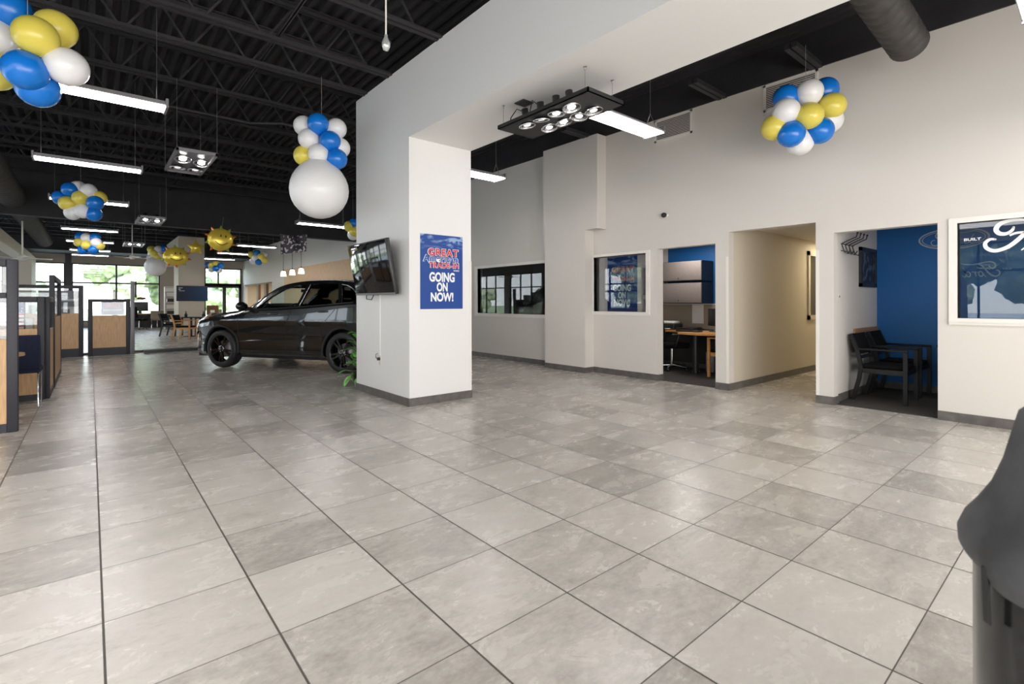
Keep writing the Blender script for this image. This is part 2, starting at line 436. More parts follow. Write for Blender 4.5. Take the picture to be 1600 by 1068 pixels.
struct('wall_back', MB().box(LX, WX + WT, BY - .15, BY, 0, DECK), M['white'])
FW = [(-8.7, -6.1, .3, 3.32), (-5.8, -3.2, .3, 3.32), (-2.65, -.98, .3, 3.32), (-.74, 2.96, .3, 3.32), (5.11, 7.05, .05, 3.32)]
wall_y('wall_far', FY, FY + .2, LX, WX + WT, 0, TOP + .5, FW, M['taupe'])
struct('wall_column', MB().box(3.03, 3.968, 5.585, 7.2, 0, TOP), M['colwhite'])
struct('wall_beam', MB().box(3.03, 3.968, BY, 5.585, 3.35, TOP), M['colwhite'])
struct('wall_column_far', MB().box(3.03, 4.04, 26.9, 28.5, 0, TOP).box(3.03, 4.04, 28.5, FY, 3.3, TOP), M['tan'])
struct('wall_bulkhead', MB().box(LX, WX, 16.3, 16.6, 3.35, DECK).box(LX, WX, 31.5, FY, 3.76, DECK), M['black'])
struct('wall_soffit_left', MB().box(-2.45, -2.05, 18, 31.4, 3.15, 3.52).box(-2.45, -2.05, 31.4, 33.95, 0, 3.5), M['tan'])
# offices
for a in ((WX + WT, 9.1, 3.62, 3.70), (WX + WT, 9.2, 6.2, 6.3), (9.1, 9.2, 5.83, 6.2), (WX + WT, 9.1, 2.25, 2.33), (WX + WT, 9.1, -1.6, -1.5)):
    struct('wall_office', MB().box(*a, 0, 2.42), M['white'])
for a in ((9.1, 9.2, 3.70, 5.83), (9.1, 9.2, -1.6, 2.25)):
    struct('wall_office_blue', MB().box(*a, 0, 2.42), M['blue'])
struct('wall_corridor', MB().box(WX + WT, 11.5, 3.56, 3.62, 0, 2.5).box(9.2, 11.5, 2.36, 2.41, 0, 2.5).box(WX + WT, 9.2, 2.33, 2.41, 0, 2.5).box(11.5, 11.6, 2.3, 3.7, 0, 2.5), M['tan'])
struct('ceiling_office', MB().box(WX + WT, 9.2, -1.6, 6.3, 2.42, 2.5).box(9.2, 11.6, 2.3, 3.7, 2.42, 2.5), M['white'])
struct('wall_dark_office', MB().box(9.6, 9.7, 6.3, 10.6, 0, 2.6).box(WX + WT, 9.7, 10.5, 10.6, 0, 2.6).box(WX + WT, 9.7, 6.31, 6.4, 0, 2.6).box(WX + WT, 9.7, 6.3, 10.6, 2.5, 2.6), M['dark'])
struct('wall_hall', MB().box(9.3, 9.4, 26.8, 34, 0, 2.5).box(WX + WT, 9.4, 26.8, 26.9, 0, 2.5).box(WX + WT, 9.4, 33.9, 34, 0, 2.5).box(WX + WT, 9.4, 26.8, 34, 2.42, 2.5), M['tan'])
# baseboards
BH = .1; bt = .012
m = MB()
for a, b in ((BY, 1.205), (2.21, 2.413), (3.558, 3.763), (4.753, 6.12), (7.17, 27.6)):
    m.box(WX - bt, WX, a, b, 0, BH)
m.box(6.88 - bt, 6.88, 6.12 - bt, 7.17, 0, BH).box(6.88, WX - bt, 6.12 - bt, 6.12, 0, BH)
m.box(WX, WX + WT, 2.21 - bt, 2.21, 0, BH).box(WX, WX + WT, 4.753 - bt, 4.753, 0, BH)
m.box(WX - bt, 11.5, 3.558 - bt, 3.56, 0, BH).box(WX + WT, 9.1, 2.25 - bt, 2.25, 0, BH).box(9.1 - bt, 9.1, -1.5, 2.25, 0, BH)
m.box(9.1 - bt, 9.1, 3.7, 6.2, 0, BH)
struct('baseboard_right', m, M['base'])
struct('baseboard_column', MB().box(3.03 - bt, 3.968 + bt, 5.585 - bt, 7.2 + bt, 0, BH), M['base'])
# corner guards
struct('trim_2', MB().box(3.94, 3.972, 5.58, 5.587, BH, 1.85).box(WX - .004, WX, 3.56, 3.60, BH, 1.95).box(WX - .004, WX, 2.375, 2.413, BH, 1.95), M['trimw'])
# interior window frames with glass and a sill
def int_window(n, w, outer):
    ya, yb, za, zb = w; o0, o1, p0, p1 = outer
    f = MB(); x0, x1 = WX - .018, WX + WT
    f.box(x0, x1, o0, o1, zb, p1).box(x0, x1, o0, o1, p0, za).box(x0, x1, o0, ya, za, zb).box(x0, x1, yb, o1, za, zb)
    o = struct('window_%d' % n, f, M['trimw'])
    MB().box(x0 + .06, x0 + .07, ya, yb, za, zb).build('glass', M['ipane'], o)
    MB().box(x0 - .015, x0, o0, o1, p0 + .03, p0 + .055).build('sill', M['trimw'], o)
int_window(1, W1, (7.2, 9.86, .96, 2.15))
int_window(2, W2, (4.9, 6.28, 1.06, 2.155))
int_window(3, W3, (-.62, 1.11, 1.046, 2.185))
# far exterior windows
k = 4
for xa, xb, za, zb in FW:
    f = MB(); t = .06; y0, y1 = FY + .02, FY + .16
    f.box(xa, xa + t, y0, y1, za, zb).box(xb - t, xb, y0, y1, za, zb).box(xa, xb, y0, y1, zb - t, zb).box(xa, xb, y0, y1, za, za + t)
    f.box(xa, xb, y0, y1, 2.28, 2.36)
    if xb - xa > 3: f.box(1.02, 1.10, y0, y1, za, zb)
    if xa > 5:
        f.box(xa, xb, y0, y1, 2.16, 2.42).box(6.04, 6.22, y0, y1, za, 2.2).box(5.78, 5.85, y0, y1, 2.3, zb).box(6.9, 7.05, y0, y1, 0.05, 2.3)
    o = struct('window_%d' % k, f, M['alu']); k += 1
    MB().box(xa + t, xb - t, FY + .08, FY + .09, za + t, zb - t).build('glass', M['pane'], o)
for i in range(9):
    y = -3.4 + 4 * i
    f = MB(); x0, x1 = LX - .12, LX - .02; t = .06
    f.box(x0, x1, y, y + t, .35, 3.3).box(x0, x1, y + 3.34, y + 3.4, .35, 3.3).box(x0, x1, y, y + 3.4, .35, .41).box(x0, x1, y, y + 3.4, 3.24, 3.3)
    f.box(x0, x1, y + 1.1, y + 1.16, .35, 3.3).box(x0, x1, y + 2.24, y + 2.3, .35, 3.3).box(x0, x1, y, y + 3.4, 2.28, 2.36)
    o = struct('window_%d' % k, f, M['alu']); k += 1
    MB().box(LX - .08, LX - .07, y + t, y + 3.34, .41, 3.24).build('glass', M['pane'], o)
struct('trim_3', MB().box(-.98, -.74, FY - .03, FY, 0, TOP), M['alu'])
struct('trim_4', MB().box(LX, 6.0, 16.33, 16.47, 0, .045).box(1.05, 2.3, 15.86, 16.25, 0, .07), M['alu'])   # threshold rail in the floor under the bulkhead
struct('trim_5', MB().box(7.095, WX, 17.0, 25.4, .9, 2.85), M['wood'])                # wood panelling on the right wall
struct('trim_6', MB().box(8.0, 9.97 - .9, 2.225, 2.25, .74, .92), M['woodrail'])      # chair rail in the blue office
struct('trim_7', MB().box(WX - .02, WX + .1, 30.2, 30.6, 0, 2.31).box(WX - .02, WX + .1, 28.6, 29.0, 0, 2.31).box(WX - .03, WX + .05, 27.6, 33.4, 2.27, 2.34), M['brown'])

# ------------------------------------------------------------------ ceiling deck, joists, bridging
m = MB(); x = LX; prof = []
while x < WX + .2:
    prof += [(x, DECK), (x + .05, DECK), (x + .075, DECK + .06), (x + .125, DECK + .06)]; x += .15
n = len(prof)
m.add([(a, BY, z) for a, z in prof] + [(a, FY, z) for a, z in prof], [(i, i + 1, n + i + 1, n + i) for i in range(n - 1)])
m.box(LX - .2, WX + .3, BY - .2, FY + .3, DECK + .07, DECK + .2)
deck = struct('ceiling', m, M['black'])
def joist(y, xa, xb):
    m = MB(); zb, zt = 4.27, 4.70
    for d in (-.045, .045):
        m.box(xa, xb, y + d - .022, y + d + .022, zb, zb + .012).box(xa, xb, y + d * .45 - .006, y + d * .45 + .006, zb, zb + .05)
        m.box(xa, xb, y + d - .022, y + d + .022, zt + .038, zt + .05).box(xa, xb, y + d * .45 - .006, y + d * .45 + .006, zt, zt + .05)
    k = math.floor((xa - .265) / .62); x = .265 + k * .62
    while x < xb:
        for sgn in (-1, 1):
            p = (x + sgn * .035, y, zb + .03); q2 = (x + sgn * .31, y, zt + .02)
            if xa < q2[0] < xb and xa < p[0] < xb: m.bar(p, q2, .022, .022)
        x += .62
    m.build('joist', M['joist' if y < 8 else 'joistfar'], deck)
ys = [-2.6, -1.3, 0, 1.2, 2.4, 3.65, 4.87, 6.1, 6.86, 8.1, 9.35, 10.6, 11.85, 13.1, 14.35, 15.5]
for y in ys:
    joist(y, LX, 3.04 if y < 7.2 else 5.3)
for y in (2.4, 3.65, 6.1): MB().box(6.3, WX, y - .07, y - .01, 4.27, 4.33).box(6.3, WX, y + .01, y + .07, 4.27, 4.33).build('joist_seat', M['joist'], deck)
for y in [17.5, 19, 20.5, 22, 23.5, 25, 26.5, 28, 29.5, 31]: joist(y, LX, WX)
for x in (-5.2, -1.8, 1.64):
    MB().box(x - .022, x + .022, BY, 16.3, 4.318, 4.33).box(x - .006, x + .006, BY, 16.3, 4.318, 4.36).build('bridging', M['joist'], deck)
MB().tube([(LX, 9.0, 4.22), (2.0, 9.0, 4.22), (2.4, 8.7, 4.22), (3.1, 8.7, 4.22)], .022).build('conduit', M['joist'], deck)

# air ducts
def duct(name, label, p, q2, r, pitch=.12):
    p, q2 = Vector(p), Vector(q2); t = thing(name, label, 'air duct', p)
    L = (q2 - p).length; n = int(L / pitch); pts = []; rs = []
    for i in range(n + 1):
        c = p + (q2 - p) * (i / n); d = (q2 - p).normalized()
        pts += [c, c + d * pitch * .12, c + d * pitch * .14]; rs += [r, r, r * 1.02]
    pts.append(q2 + (q2 - p).normalized() * .02); rs.append(r * .9)
    MB().tube(pts, rs, 24).build('duct_shell', M['duct'], t, True)
    return t
d1 = duct('air_duct', 'long round dark grey spiral air duct under the ceiling at far left', (-1.39, 4.0, 3.75), (-1.39, 27, 3.75), .255)
d2 = duct('air_duct', 'short round dark duct coming through the black ceiling above the right wall', (4.5, 1.42, 4.28), (6.5, 1.335, 3.97), .175)
for i, y in enumerate((6.86, 11.85, 15.5)):
    MB().tube([(-1.39, y, 4.0), (-1.39, y, 4.27)], .008).build('hanger_rod', M['wire'], d1, True)
MB().tube([(4.8, 1.41, 4.4), (4.8, 1.41, DECK)], .012).build('hanger_rod', M['wire'], d2, True)

# ceiling fans
def ceiling_fan(label, x, y, z, r, top):
    t = thing('ceiling_fan', label, 'ceiling fan', (x, y, z))
    MB().tube([(0, 0, .08), (0, 0, top - z)], .018, 8).build('downrod', M['ivory'], t)
    MB().lathe([(.0, -.07), (.06, -.06), (.10, -.02), (.10, .04), (.05, .09), (0, .1)], 20).build('motor', M['ivory'], t)
    for k in range(4):
        a = k * PI / 2 + .35; d = Vector((math.cos(a), math.sin(a), 0))
        MB().bar(d * .09, d * r, .13, .012, (.12 * -math.sin(a), .12 * math.cos(a), 1)).build('blade', M['ivory'], t)
ceiling_fan('white ceiling fan before the far windows beside the far balloon column', 1.225, 24, 3.02, .55, DECK)
ceiling_fan('white ceiling fan over the cubicles near the far window at left', -1.40, 18.8, 2.50, .62, DECK)

# wall grilles
def grille(y0, y1, label):
    t = thing('air_grille', label, 'air vent', (WX, (y0 + y1) / 2, 3.9))
    z0, z1 = 3.9, 4.265; x0 = WX - .018
    MB().box(x0, WX, y0, y1, z0, z0 + .03).box(x0, WX, y0, y1, z1 - .03, z1).box(x0, WX, y0, y0 + .03, z0, z1).box(x0, WX, y1 - .03, y1, z0, z1).build('frame', M['trimw'], t, True)
    MB().box(WX - .004, WX - .001, y0 + .03, y1 - .03, z0 + .03, z1 - .03).build('backing', M['dark'], t, True)
    s = MB(); n = 13
    for i in range(n):
        z = z0 + .04 + (z1 - z0 - .08) * i / (n - 1)
        s.bar((WX - .012, y0 + .03, z), (WX - .012, y1 - .03, z), .012, .006, (-.5, 0, 1))
    s.build('slats', M['trimw'], t, True)
grille(4.13, 4.795, 'white slatted air vent on the right wall behind the end of the strip light')
grille(2.38, 3.055, 'white slatted air vent on the right wall behind the round balloon cluster')

# ------------------------------------------------------------------ strip lights
def strip_light(x0, x1, y, z, label, group, top=4.75, width=.27, tube_mat='tube'):
    t = thing('strip_light', label, 'ceiling light', ((x0 + x1) / 2, y, z), 0, group)
    cx = (x0 + x1) / 2; L = (x1 - x0) / 2
    h = MB(); w = width / 2
    h.prism([(-w, .02), (-w * .55, .075), (w * .55, .075), (w, .02), (w * .95, .012), (w * .5, .05), (-w * .5, .05), (-w * .95, .012)], lambda u, v, q: (q, u, v), -L, L)
    h.build('housing', M['housing'], t)
    for i in range(4):
        yy = -w * .72 + i * w * .48
        MB().tube([(-L + .02, yy, .012), (L - .02, yy, .012)], .0115, 10).build('tube', M[tube_mat], t)
    for s in (-1, 1):
        MB().box(s * L - .012, s * L + .012, -w, w, -.008, .085).build('end_plate', M['graymetal'], t)
        xx = s * (L - .08)
        MB().tube([(xx, -w * .5, .08), (xx, 0, .26), (xx, 0, top - z)], .0035, 6).tube([(xx, w * .5, .08), (xx, 0, .26)], .0035, 6).build('cable', M['wire'], t)
    return t
ordl = ['nearest strip light of the left row partly behind the top left balloon cluster', 'second strip light of the left row hanging bare under black joists',
        'third strip light of the left row behind a round balloon cluster', 'fourth strip light of the left row just past the black bulkhead',
        'fifth strip light of the left row behind the small far balloon cluster', 'sixth strip light of the left row near the far windows',
        'last strip light of the left row beside the far windows']
for i, y in enumerate((6.48, 9.83, 13.43, 18.7, 22.32, 26.0, 28.65)):
    strip_light(-.62, .62, y, 3.35, ordl[i], 'strip lights of the left row', top=DECK)
ordr = ['strip light of the middle row below the big white balloon', 'strip light of the middle row behind the hovering sun balloon',
        'strip light of the middle row behind the small balloon cluster near the banner', 'farthest strip light of the middle row above the double doors']
for i, (y, a, b) in enumerate(((13.62, 4.12, 5.44), (20.34, 4.08, 5.38), (23.96, 4.06, 5.32), (27.46, 4.1, 5.38))):
    strip_light(a, b, y, 3.35, ordr[i], 'strip lights of the middle row')
strip_light(4.1, 5.35, 3.62, 3.35, 'bright strip light beside the black spotlight panel on the right', 'strip lights of the right bay', width=.3)
strip_light(4.05, 5.3, 6.62, 3.35, 'strip light in the right bay just past the white column', 'strip lights of the right bay', width=.34)
strip_light(4.55, 5.28, .26, 3.35, 'strip light cut off by the top right corner of the photo', 'strip lights of the right bay', width=.3)

# ------------------------------------------------------------------ spotlight panels
def lamp_head(t, x, y, z, r, lit, tilt=(0, 0), can=True):
    Mx = Matrix.Translation((x, y, z)) @ Matrix.Rotation(tilt[0], 4, 'X') @ Matrix.Rotation(tilt[1], 4, 'Y')
    a = MB().lathe([(r * .92, .002), (r * .96, -.012), (r * 1.04, -.006), (r * 1.04, .006), (r * .92, .006)], 28, Mx, caps=False)
    ring = a.build('lamp_ring', M['chrome'], t)
    MB().lathe([(r * .94, .0), (r * .78, .022), (r * .45, .040), (.0, .042)], 24, Mx, caps=False).build('reflector', M['reflector'], ring)
    MB().lathe([(0, -.004), (r * .40, .0), (r * .46, .010), (0.0, .035)], 20, Mx).build('bulb', M['lampdisc' if lit else 'lampdim'], ring)
    if can: MB().lathe([(r * .55, .042), (r * .55, .085), (r * .42, .10), (r * .42, .17), (0, .172)], 16, Mx).build('lamp_can', M['blackmetal'], ring)
t = thing('spotlight_fixture', 'black panel of eight spotlights hung from the white beam', 'spotlight', (3.54, 3.52, 3.12))
X0, X1, Y0, Y1 = -.245, .255, -.63, .63
pl = MB()
hx = []; rows = [(-.10, [.32, .11, -.10, -.30]), (.12, [.22, .01, -.19, -.38])]
pl.box(X0, X1, Y0, Y1, 0, .006).box(X0, X0 + .012, Y0, Y1, 0, .04).box(X1 - .012, X1, Y0, Y1, 0, .04).box(X0, X1, Y0, Y0 + .012, 0, .04).box(X0, X1, Y1 - .012, Y1, 0, .04)
pl.build('panel', M['blackmetal'], t)
lit = {(0, 2), (0, 3), (1, 1)}
for a, (xx, yl) in enumerate(rows):
    for b, yy in enumerate(yl):
        lamp_head(t, xx, yy, -.012, .085, (a, b) in lit, (random.uniform(-.25, .25), random.uniform(-.2, .2)))
for xx, yy in ((-.23, -.58), (.17, -.56), (-.23, .55), (.2, .58)):
    MB().tube([(xx, yy, .03), (xx, yy, .23)], .002, 5).lathe([(.006, .2), (.006, .225), (.018, .23)], 8, Matrix.Translation((xx, yy, 0))).build('cable', M['wire'], t)
MB().tube([(-.1, .33, .12), (-.13, .45, .19), (-.12, .56, .13), (-.1, .6, .03)], .006, 6).tube([(-.1, .12, .12), (-.14, .2, .2), (-.12, .27, .08)], .006, 6).build('cord', M['plastic'], t)
MB().box(-.19, -.05, .28, .42, .218, .229).build('canopy', M['blackmetal'], t)

def spot_frame(x0, x1, y0, y1, z, label, st):
    t = thing('spotlight_fixture', label, 'spotlight', ((x0 + x1) / 2, (y0 + y1) / 2, z), 0, 'spotlight frames of the left bay')
    a, b = (x1 - x0) / 2, (y1 - y0) / 2
    f = MB()
    f.box(-a, -a + .03, -b, b, -.01, .03).box(a - .03, a, -b, b, -.01, .03).box(-a, a, -b, -b + .03, -.01, .03).box(-a, a, b - .03, b, -.01, .03).box(-a, a, -b, b, .03, .035)
    f.build('frame', M['graymetal'], t)
    for xx, yy, l in ((-.11, -.2, 1), (.13, -.12, 1), (-.11, .38, 0), (.12, .38, 0)):
        lamp_head(t, xx, yy, -.005, .10, l, (-.35 if l else 0, 0))
    for sx in (-1, 1):
        for sy in (-1, 1):
            MB().tube([(sx * (a - .01), sy * (b - .01), .03), (sx * (a - .01), sy * (b - .01), 4.3 - z)], .003, 5).build('cable', M['wire'], t)
spot_frame(.88, 1.37, 8.02, 9.42, 3.35, 'pair of glaring spotlights in a grey frame hung beside the second left strip light', 1)
spot_frame(.86, 1.40, 14.5, 15.9, 3.3, 'pair of glaring spotlights in a grey frame before the black bulkhead', 1)
spot_frame(.85, 1.40, 20.6, 22.0, 3.25, 'small spotlight frame past the bulkhead beside the fifth strip light', 0)
spot_frame(5.55, 6.0, 13.0, 14.2, 3.45, 'spotlight frame half hidden behind the white column above the banner', 0)
# little glass bulb on a pull cord
t = thing('pull_switch', 'clear glass ball hanging on a white cord from the ceiling', 'pull switch', (1.58, 3.24, 3.02))
MB().tube([(0, 0, .13), (0, 0, 1.25)], .006, 8).build('cord', M['ivory'], t)
MB().lathe([(.0, .03), (.018, .035), (.028, .06), (.03, .08), (.022, .105), (.012, .125), (.012, .14)], 16).build('glass_ball', pm('crystal', (.6, .62, .6), .05, .6), t)

# ------------------------------------------------------------------ balloons
BAL = {'b': M['bb'], 'y': M['by'], 'w': M['bw'], 'W': M['bw']}
def cluster(label, rows, top=4.3, group=None):
    c = Vector((0, 0, 0))
    for r in rows: c += Vector(r[1:4])
    c /= len(rows)
    t = thing('balloon_cluster', label, 'balloons', c, 0, group)
    for k, x, y, z, R in rows:
        p = Vector((x, y, z)); d = (p - c)
        if d.length < .02: d = Vector((0, -1, 0))
        d.normalize()
        if k == 'W': d = Vector((0, 0, -1))
        rot = Vector((0, 0, 1)).rotation_difference(d).to_matrix().to_4x4()
        m = MB(); prof = []
        for i in range(17):
            a = -PI / 2 + PI * i / 16
            rr = math.cos(a); zz = math.sin(a)
            if zz < 0: rr *= 1 - .16 * (-zz) ** 2; zz *= 1.14
            prof.append((max(rr, 0) * R, zz * R))
        prof = [(R * .10, -R * 1.26), (R * .035, -R * 1.18)] + prof[1:]
        prof[-1] = (0, R)
        m.lathe(prof, 22, Matrix.Translation(p) @ rot)
        m.build('balloon', BAL[k], t, True)
    MB().tube([(c.x, c.y, c.z), (c.x, c.y, top)], .002, 5).build('string', M['rope'], t, True)
    return t
A = [('b', -0.497, 5.637, 3.644, 0.145), ('y', -0.215, 5.495, 3.516, 0.145), ('y', -0.317, 5.296, 3.343, 0.145), ('w', -0.567, 5.696, 3.425, 0.145), ('b', -0.38, 5.35, 3.083, 0.145), ('w', -0.141, 5.338, 3.176, 0.145), ('b', -0.32, 5.489, 3.007, 0.145), ('y', -0.586, 5.712, 3.144, 0.145)]
B = [('b', -0.289, 12.432, 3.398, 0.13386), ('w', -0.025, 12.21, 3.376, 0.13386), ('y', -0.138, 12.218, 3.229, 0.13386), ('y', -0.329, 12.431, 3.138, 0.13386), ('b', 0.071, 12.095, 3.145, 0.13386), ('w', -0.106, 12.244, 2.996, 0.13386), ('w', -0.253, 12.453, 2.977, 0.13386), ('b', 0.049, 12.216, 2.956, 0.13386), ('b', -0.43, 12.671, 3.27, 0.13386), ('y', 0.122, 12.224, 3.262, 0.13386), ('w', -0.173, 12.489, 3.456, 0.13386)]
Cc = [('W', 2.332, 6.75, 2.787, 0.375), ('w', 2.199, 6.951, 3.664, 0.135), ('b', 2.296, 6.692, 3.647, 0.135), ('w', 2.531, 6.671, 3.627, 0.135), ('w', 2.212, 6.799, 3.453, 0.135), ('b', 2.429, 6.616, 3.424, 0.135), ('w', 2.303, 6.686, 3.246, 0.135), ('y', 2.186, 6.908, 3.253, 0.135), ('b', 2.51, 6.601, 3.203, 0.135), ('w', 2.583, 6.68, 3.381, 0.135)]
D = [('b', -0.231, 20.008, 3.291, 0.138), ('b', 0.11, 19.722, 3.272, 0.138), ('w', -0.09, 19.781, 3.249, 0.138), ('y', -0.259, 19.906, 3.105, 0.138), ('w', 0.131, 19.559, 3.104, 0.138), ('y', -0.089, 19.673, 3.02, 0.138), ('y', 0.208, 19.604, 3.018, 0.138), ('b', -0.17, 19.831, 2.88, 0.138), ('b', 0.072, 19.628, 2.88, 0.138)]
E_ = [('w', 6.396, 2.233, 3.724, 0.15), ('b', 6.32, 2.453, 3.708, 0.15), ('b', 6.723, 2.173, 3.816, 0.15), ('w', 6.191, 2.405, 3.501, 0.15), ('y', 6.314, 2.203, 3.424, 0.15), ('y', 6.631, 2.074, 3.575, 0.15), ('y', 6.198, 2.536, 3.355, 0.15), ('b', 6.233, 2.369, 3.24, 0.15), ('b', 6.489, 2.154, 3.278, 0.15), ('w', 6.427, 2.344, 3.177, 0.15), ('w', 6.727, 2.131, 3.446, 0.15)]
F = [('b', 5.356, 23.023, 3.37, 0.138), ('w', 5.595, 22.913, 3.318, 0.138), ('y', 5.187, 23.22, 3.303, 0.138), ('w', 5.295, 23.003, 3.168, 0.138), ('y', 5.476, 22.832, 3.213, 0.138), ('y', 5.6, 22.872, 3.072, 0.138), ('w', 5.229, 23.13, 3.022, 0.138), ('b', 5.411, 22.959, 2.992, 0.138)]
G = [('b', 4.066, 26.158, 2.982, 0.138), ('y', 4.159, 25.954, 2.946, 0.138), ('y', 4.325, 25.851, 3.044, 0.138), ('b', 4.496, 25.76, 2.952, 0.138), ('b', 4.312, 25.771, 2.814, 0.138), ('w', 4.19, 26.036, 2.788, 0.138), ('w', 4.436, 25.847, 2.752, 0.138)]
H = [('W', 1.991, 24.554, 2.723, 0.375), ('y', 1.871, 24.636, 3.414, 0.15), ('w', 2.088, 24.473, 3.416, 0.15), ('y', 1.956, 24.486, 3.267, 0.15), ('w', 2.169, 24.425, 3.199, 0.15), ('y', 2.064, 24.434, 3.117, 0.15), ('w', 1.856, 24.707, 3.072, 0.15), ('b', 2.257, 24.468, 3.44, 0.15), ('w', 1.902, 24.766, 3.259, 0.15)]
I = [('y', 5.154, 12.706, 3.268, 0.14), ('b', 5.267, 12.648, 3.346, 0.14), ('w', 5.258, 12.71, 3.051, 0.14), ('y', 5.263, 12.596, 3.123, 0.14)]
cluster('large round blue yellow and white balloon cluster in the top left corner', A)
cluster('round balloon cluster in front of the third strip light of the left row', B)
cluster('balloon stack hanging beside the column with one big white balloon at its bottom', Cc)
cluster('small round balloon cluster before the far left windows under the bulkhead', D)
cluster('round balloon cluster hanging before the air vent on the right wall', E_)
cluster('small balloon cluster beside the hanging black banner', F)
cluster('tiny balloon cluster over the far double doors', G)
cluster('far balloon column with yellow balloons above one big white balloon', H)
cluster('balloon cluster half hidden behind the left edge of the white column', I)

def foil_shape(n, r0, r1, depth, seg=3):
    """pillow-like foil outline with n points"""
    out = []
    for k in range(2 * n):
        a = PI * k / n + PI / 2; r = r1 if k % 2 == 0 else r0
        out.append((r * math.cos(a), r * math.sin(a)))
    m = MB(); N = len(out)
    for s in (-1, 1):
        vs = [(0, s * depth, 0)] + [(x * .55, s * depth * .85, z * .55) for x, z in out] + [(x, 0, z) for x, z in out]
        fs = [(0, 1 + i, 1 + (i + 1) % N) for i in range(N)] + [(1 + i, 1 + N + i, 1 + N + (i + 1) % N, 1 + (i + 1) % N) for i in range(N)]
        m.add(vs, fs, True)
    return m
def sun_balloon(loc, R, rz, tilt, label, sz=1.0):
    t = thing('sun_balloon', label, 'foil balloon', loc, rz, 'smiling sun balloons')
    t.rotation_euler = (0, tilt, rz)
    m = MB(); mo = MB(); n = 10
    for k in range(n):
        a = 2 * PI * k / n + PI / 2; da = PI / n * 1.05
        q3 = [(.80 * R * math.cos(a - da), .80 * R * math.sin(a - da) * sz), (1.30 * R * math.cos(a + .08), 1.30 * R * math.sin(a + .08) * sz), (.80 * R * math.cos(a + da), .80 * R * math.sin(a + da) * sz)]
        mm = MB()
        pts = [(x, 0, z) for x, z in q3]; cx = sum(p[0] for p in pts) / 3 * .98; cz = sum(p[2] for p in pts) / 3 * .98
        mm.add(pts + [(cx, -.1 * R - .02, cz), (cx, .1 * R + .02, cz)], [(0, 1, 3), (1, 2, 3), (2, 0, 3), (1, 0, 4), (2, 1, 4), (0, 2, 4)], False)
        mm.build('ray', M['foilo'] if k % 3 else M['foilg'], t)
    body = MB().ell((0, 0, 0), (R, R * .42, R * sz), 28, 16).build('face', M['foil'], t)
    def onf(x, z): return (x * R, -R * .425 * math.sqrt(max(0, 1 - x * x - z * z)) - .004, z * R * sz)
    e = MB()
    for ex in (-.02, .36): e.add([onf(ex + .055 * math.cos(i * PI / 6), .30 + .12 * math.sin(i * PI / 6)) for i in range(12)], [tuple(range(12))])
    e.build('eyes', M['plastic'], body)
    sm = [(-.40 + .96 * i / 14, -.16 - .32 * math.sin(PI * (i + 1) / 16)) for i in range(15)]
    MB().tube([onf(x, z) for x, z in sm], R * .03, 6).build('smile', M['plastic'], body)
    MB().tube([(0, 0, R * sz), (0, 0, R * sz + .3)], .002, 5).build('string', M['rope'], t)
sun_balloon((2.56, 14.7, 2.91), .29, -.10, .12, 'golden smiling sun balloon with orange rays hanging from the black bulkhead')
sun_balloon((1.94, 17.8, 2.66), .32, -.12, 0, 'lower golden smiling sun balloon beside the far beige column', .85)
t = thing('star_balloon', 'plain gold foil star balloon between the two sun balloons', 'foil balloon', (2.52, 18.3, 3.0), -.1)
foil_shape(5, .13, .25, .07).build('foil', M['foil'], t)
MB().tube([(0, 0, .25), (0, 0, .75)], .002, 5).build('string', M['rope'], t)

# ------------------------------------------------------------------ column: wall TV, poster, outlet
t = thing('wall_television', 'black flat screen television tilted down on the left face of the white column', 'television', (3.03, 6.34, 1.74))
th = math.atan2(.135, .70); Mt = Matrix.Translation((2.862, 6.34, 1.745)) @ Matrix.Rotation(-th, 4, 'Y')
# local: screen faces -x
def tvbox(n, mat, x0, x1, y0, y1, z0, z1, par, b=.006):
    return MB().rbox(x0, x1, y0, y1, z0, z1, b, 2, Mt).build(n, mat, par, True)
sh = tvbox('casing', M['plastic'], -.01, .045, -.60, .60, -.355, .355, t)
tvbox('screen', M['screen'], -.014, -.009, -.585, .585, -.325, .342, t, .002)
tvbox('bezel_strip', M['graymetal'], -.016, -.009, -.60, .60, -.355, -.33, t, .002)
MB().box(2.93, 3.03, 6.2, 6.5, 1.60, 1.95).box(2.95, 3.0, 5.95, 6.75, 1.66, 1.72).build('mount', M['blackmetal'], t, True)
MB().tube([(2.93, 6.62, 1.42), (2.93, 6.62, 1.34), (2.95, 6.5, 1.33), (2.96, 6.45, 1.4)], .006, 6).build('cord', M['plastic'], t, True)
t = tag(MB().box(3.016, 3.03, 6.388, 6.412, .57, 1.42).build('cable_cover', M['colwhite']), 'thin white cable cover running down the column under the television', 'cable cover')
t = thing('wall_outlet', 'ivory wall outlet with a black plug low on the white column', 'outlet', (3.03, 6.40, .5))
MB().rbox(-.008, 0, -.036, .036, -.06, .06, .003).build('plate', M['ivory'], t)
MB().rbox(-.045, -.008, -.016, .016, .005, .045, .005).tube([(-.04, 0, .025), (-.05, .03, .04), (-.045, .05, .08), (-.03, .02, .10)], .005, 6).build('plug', M['plastic'], t)

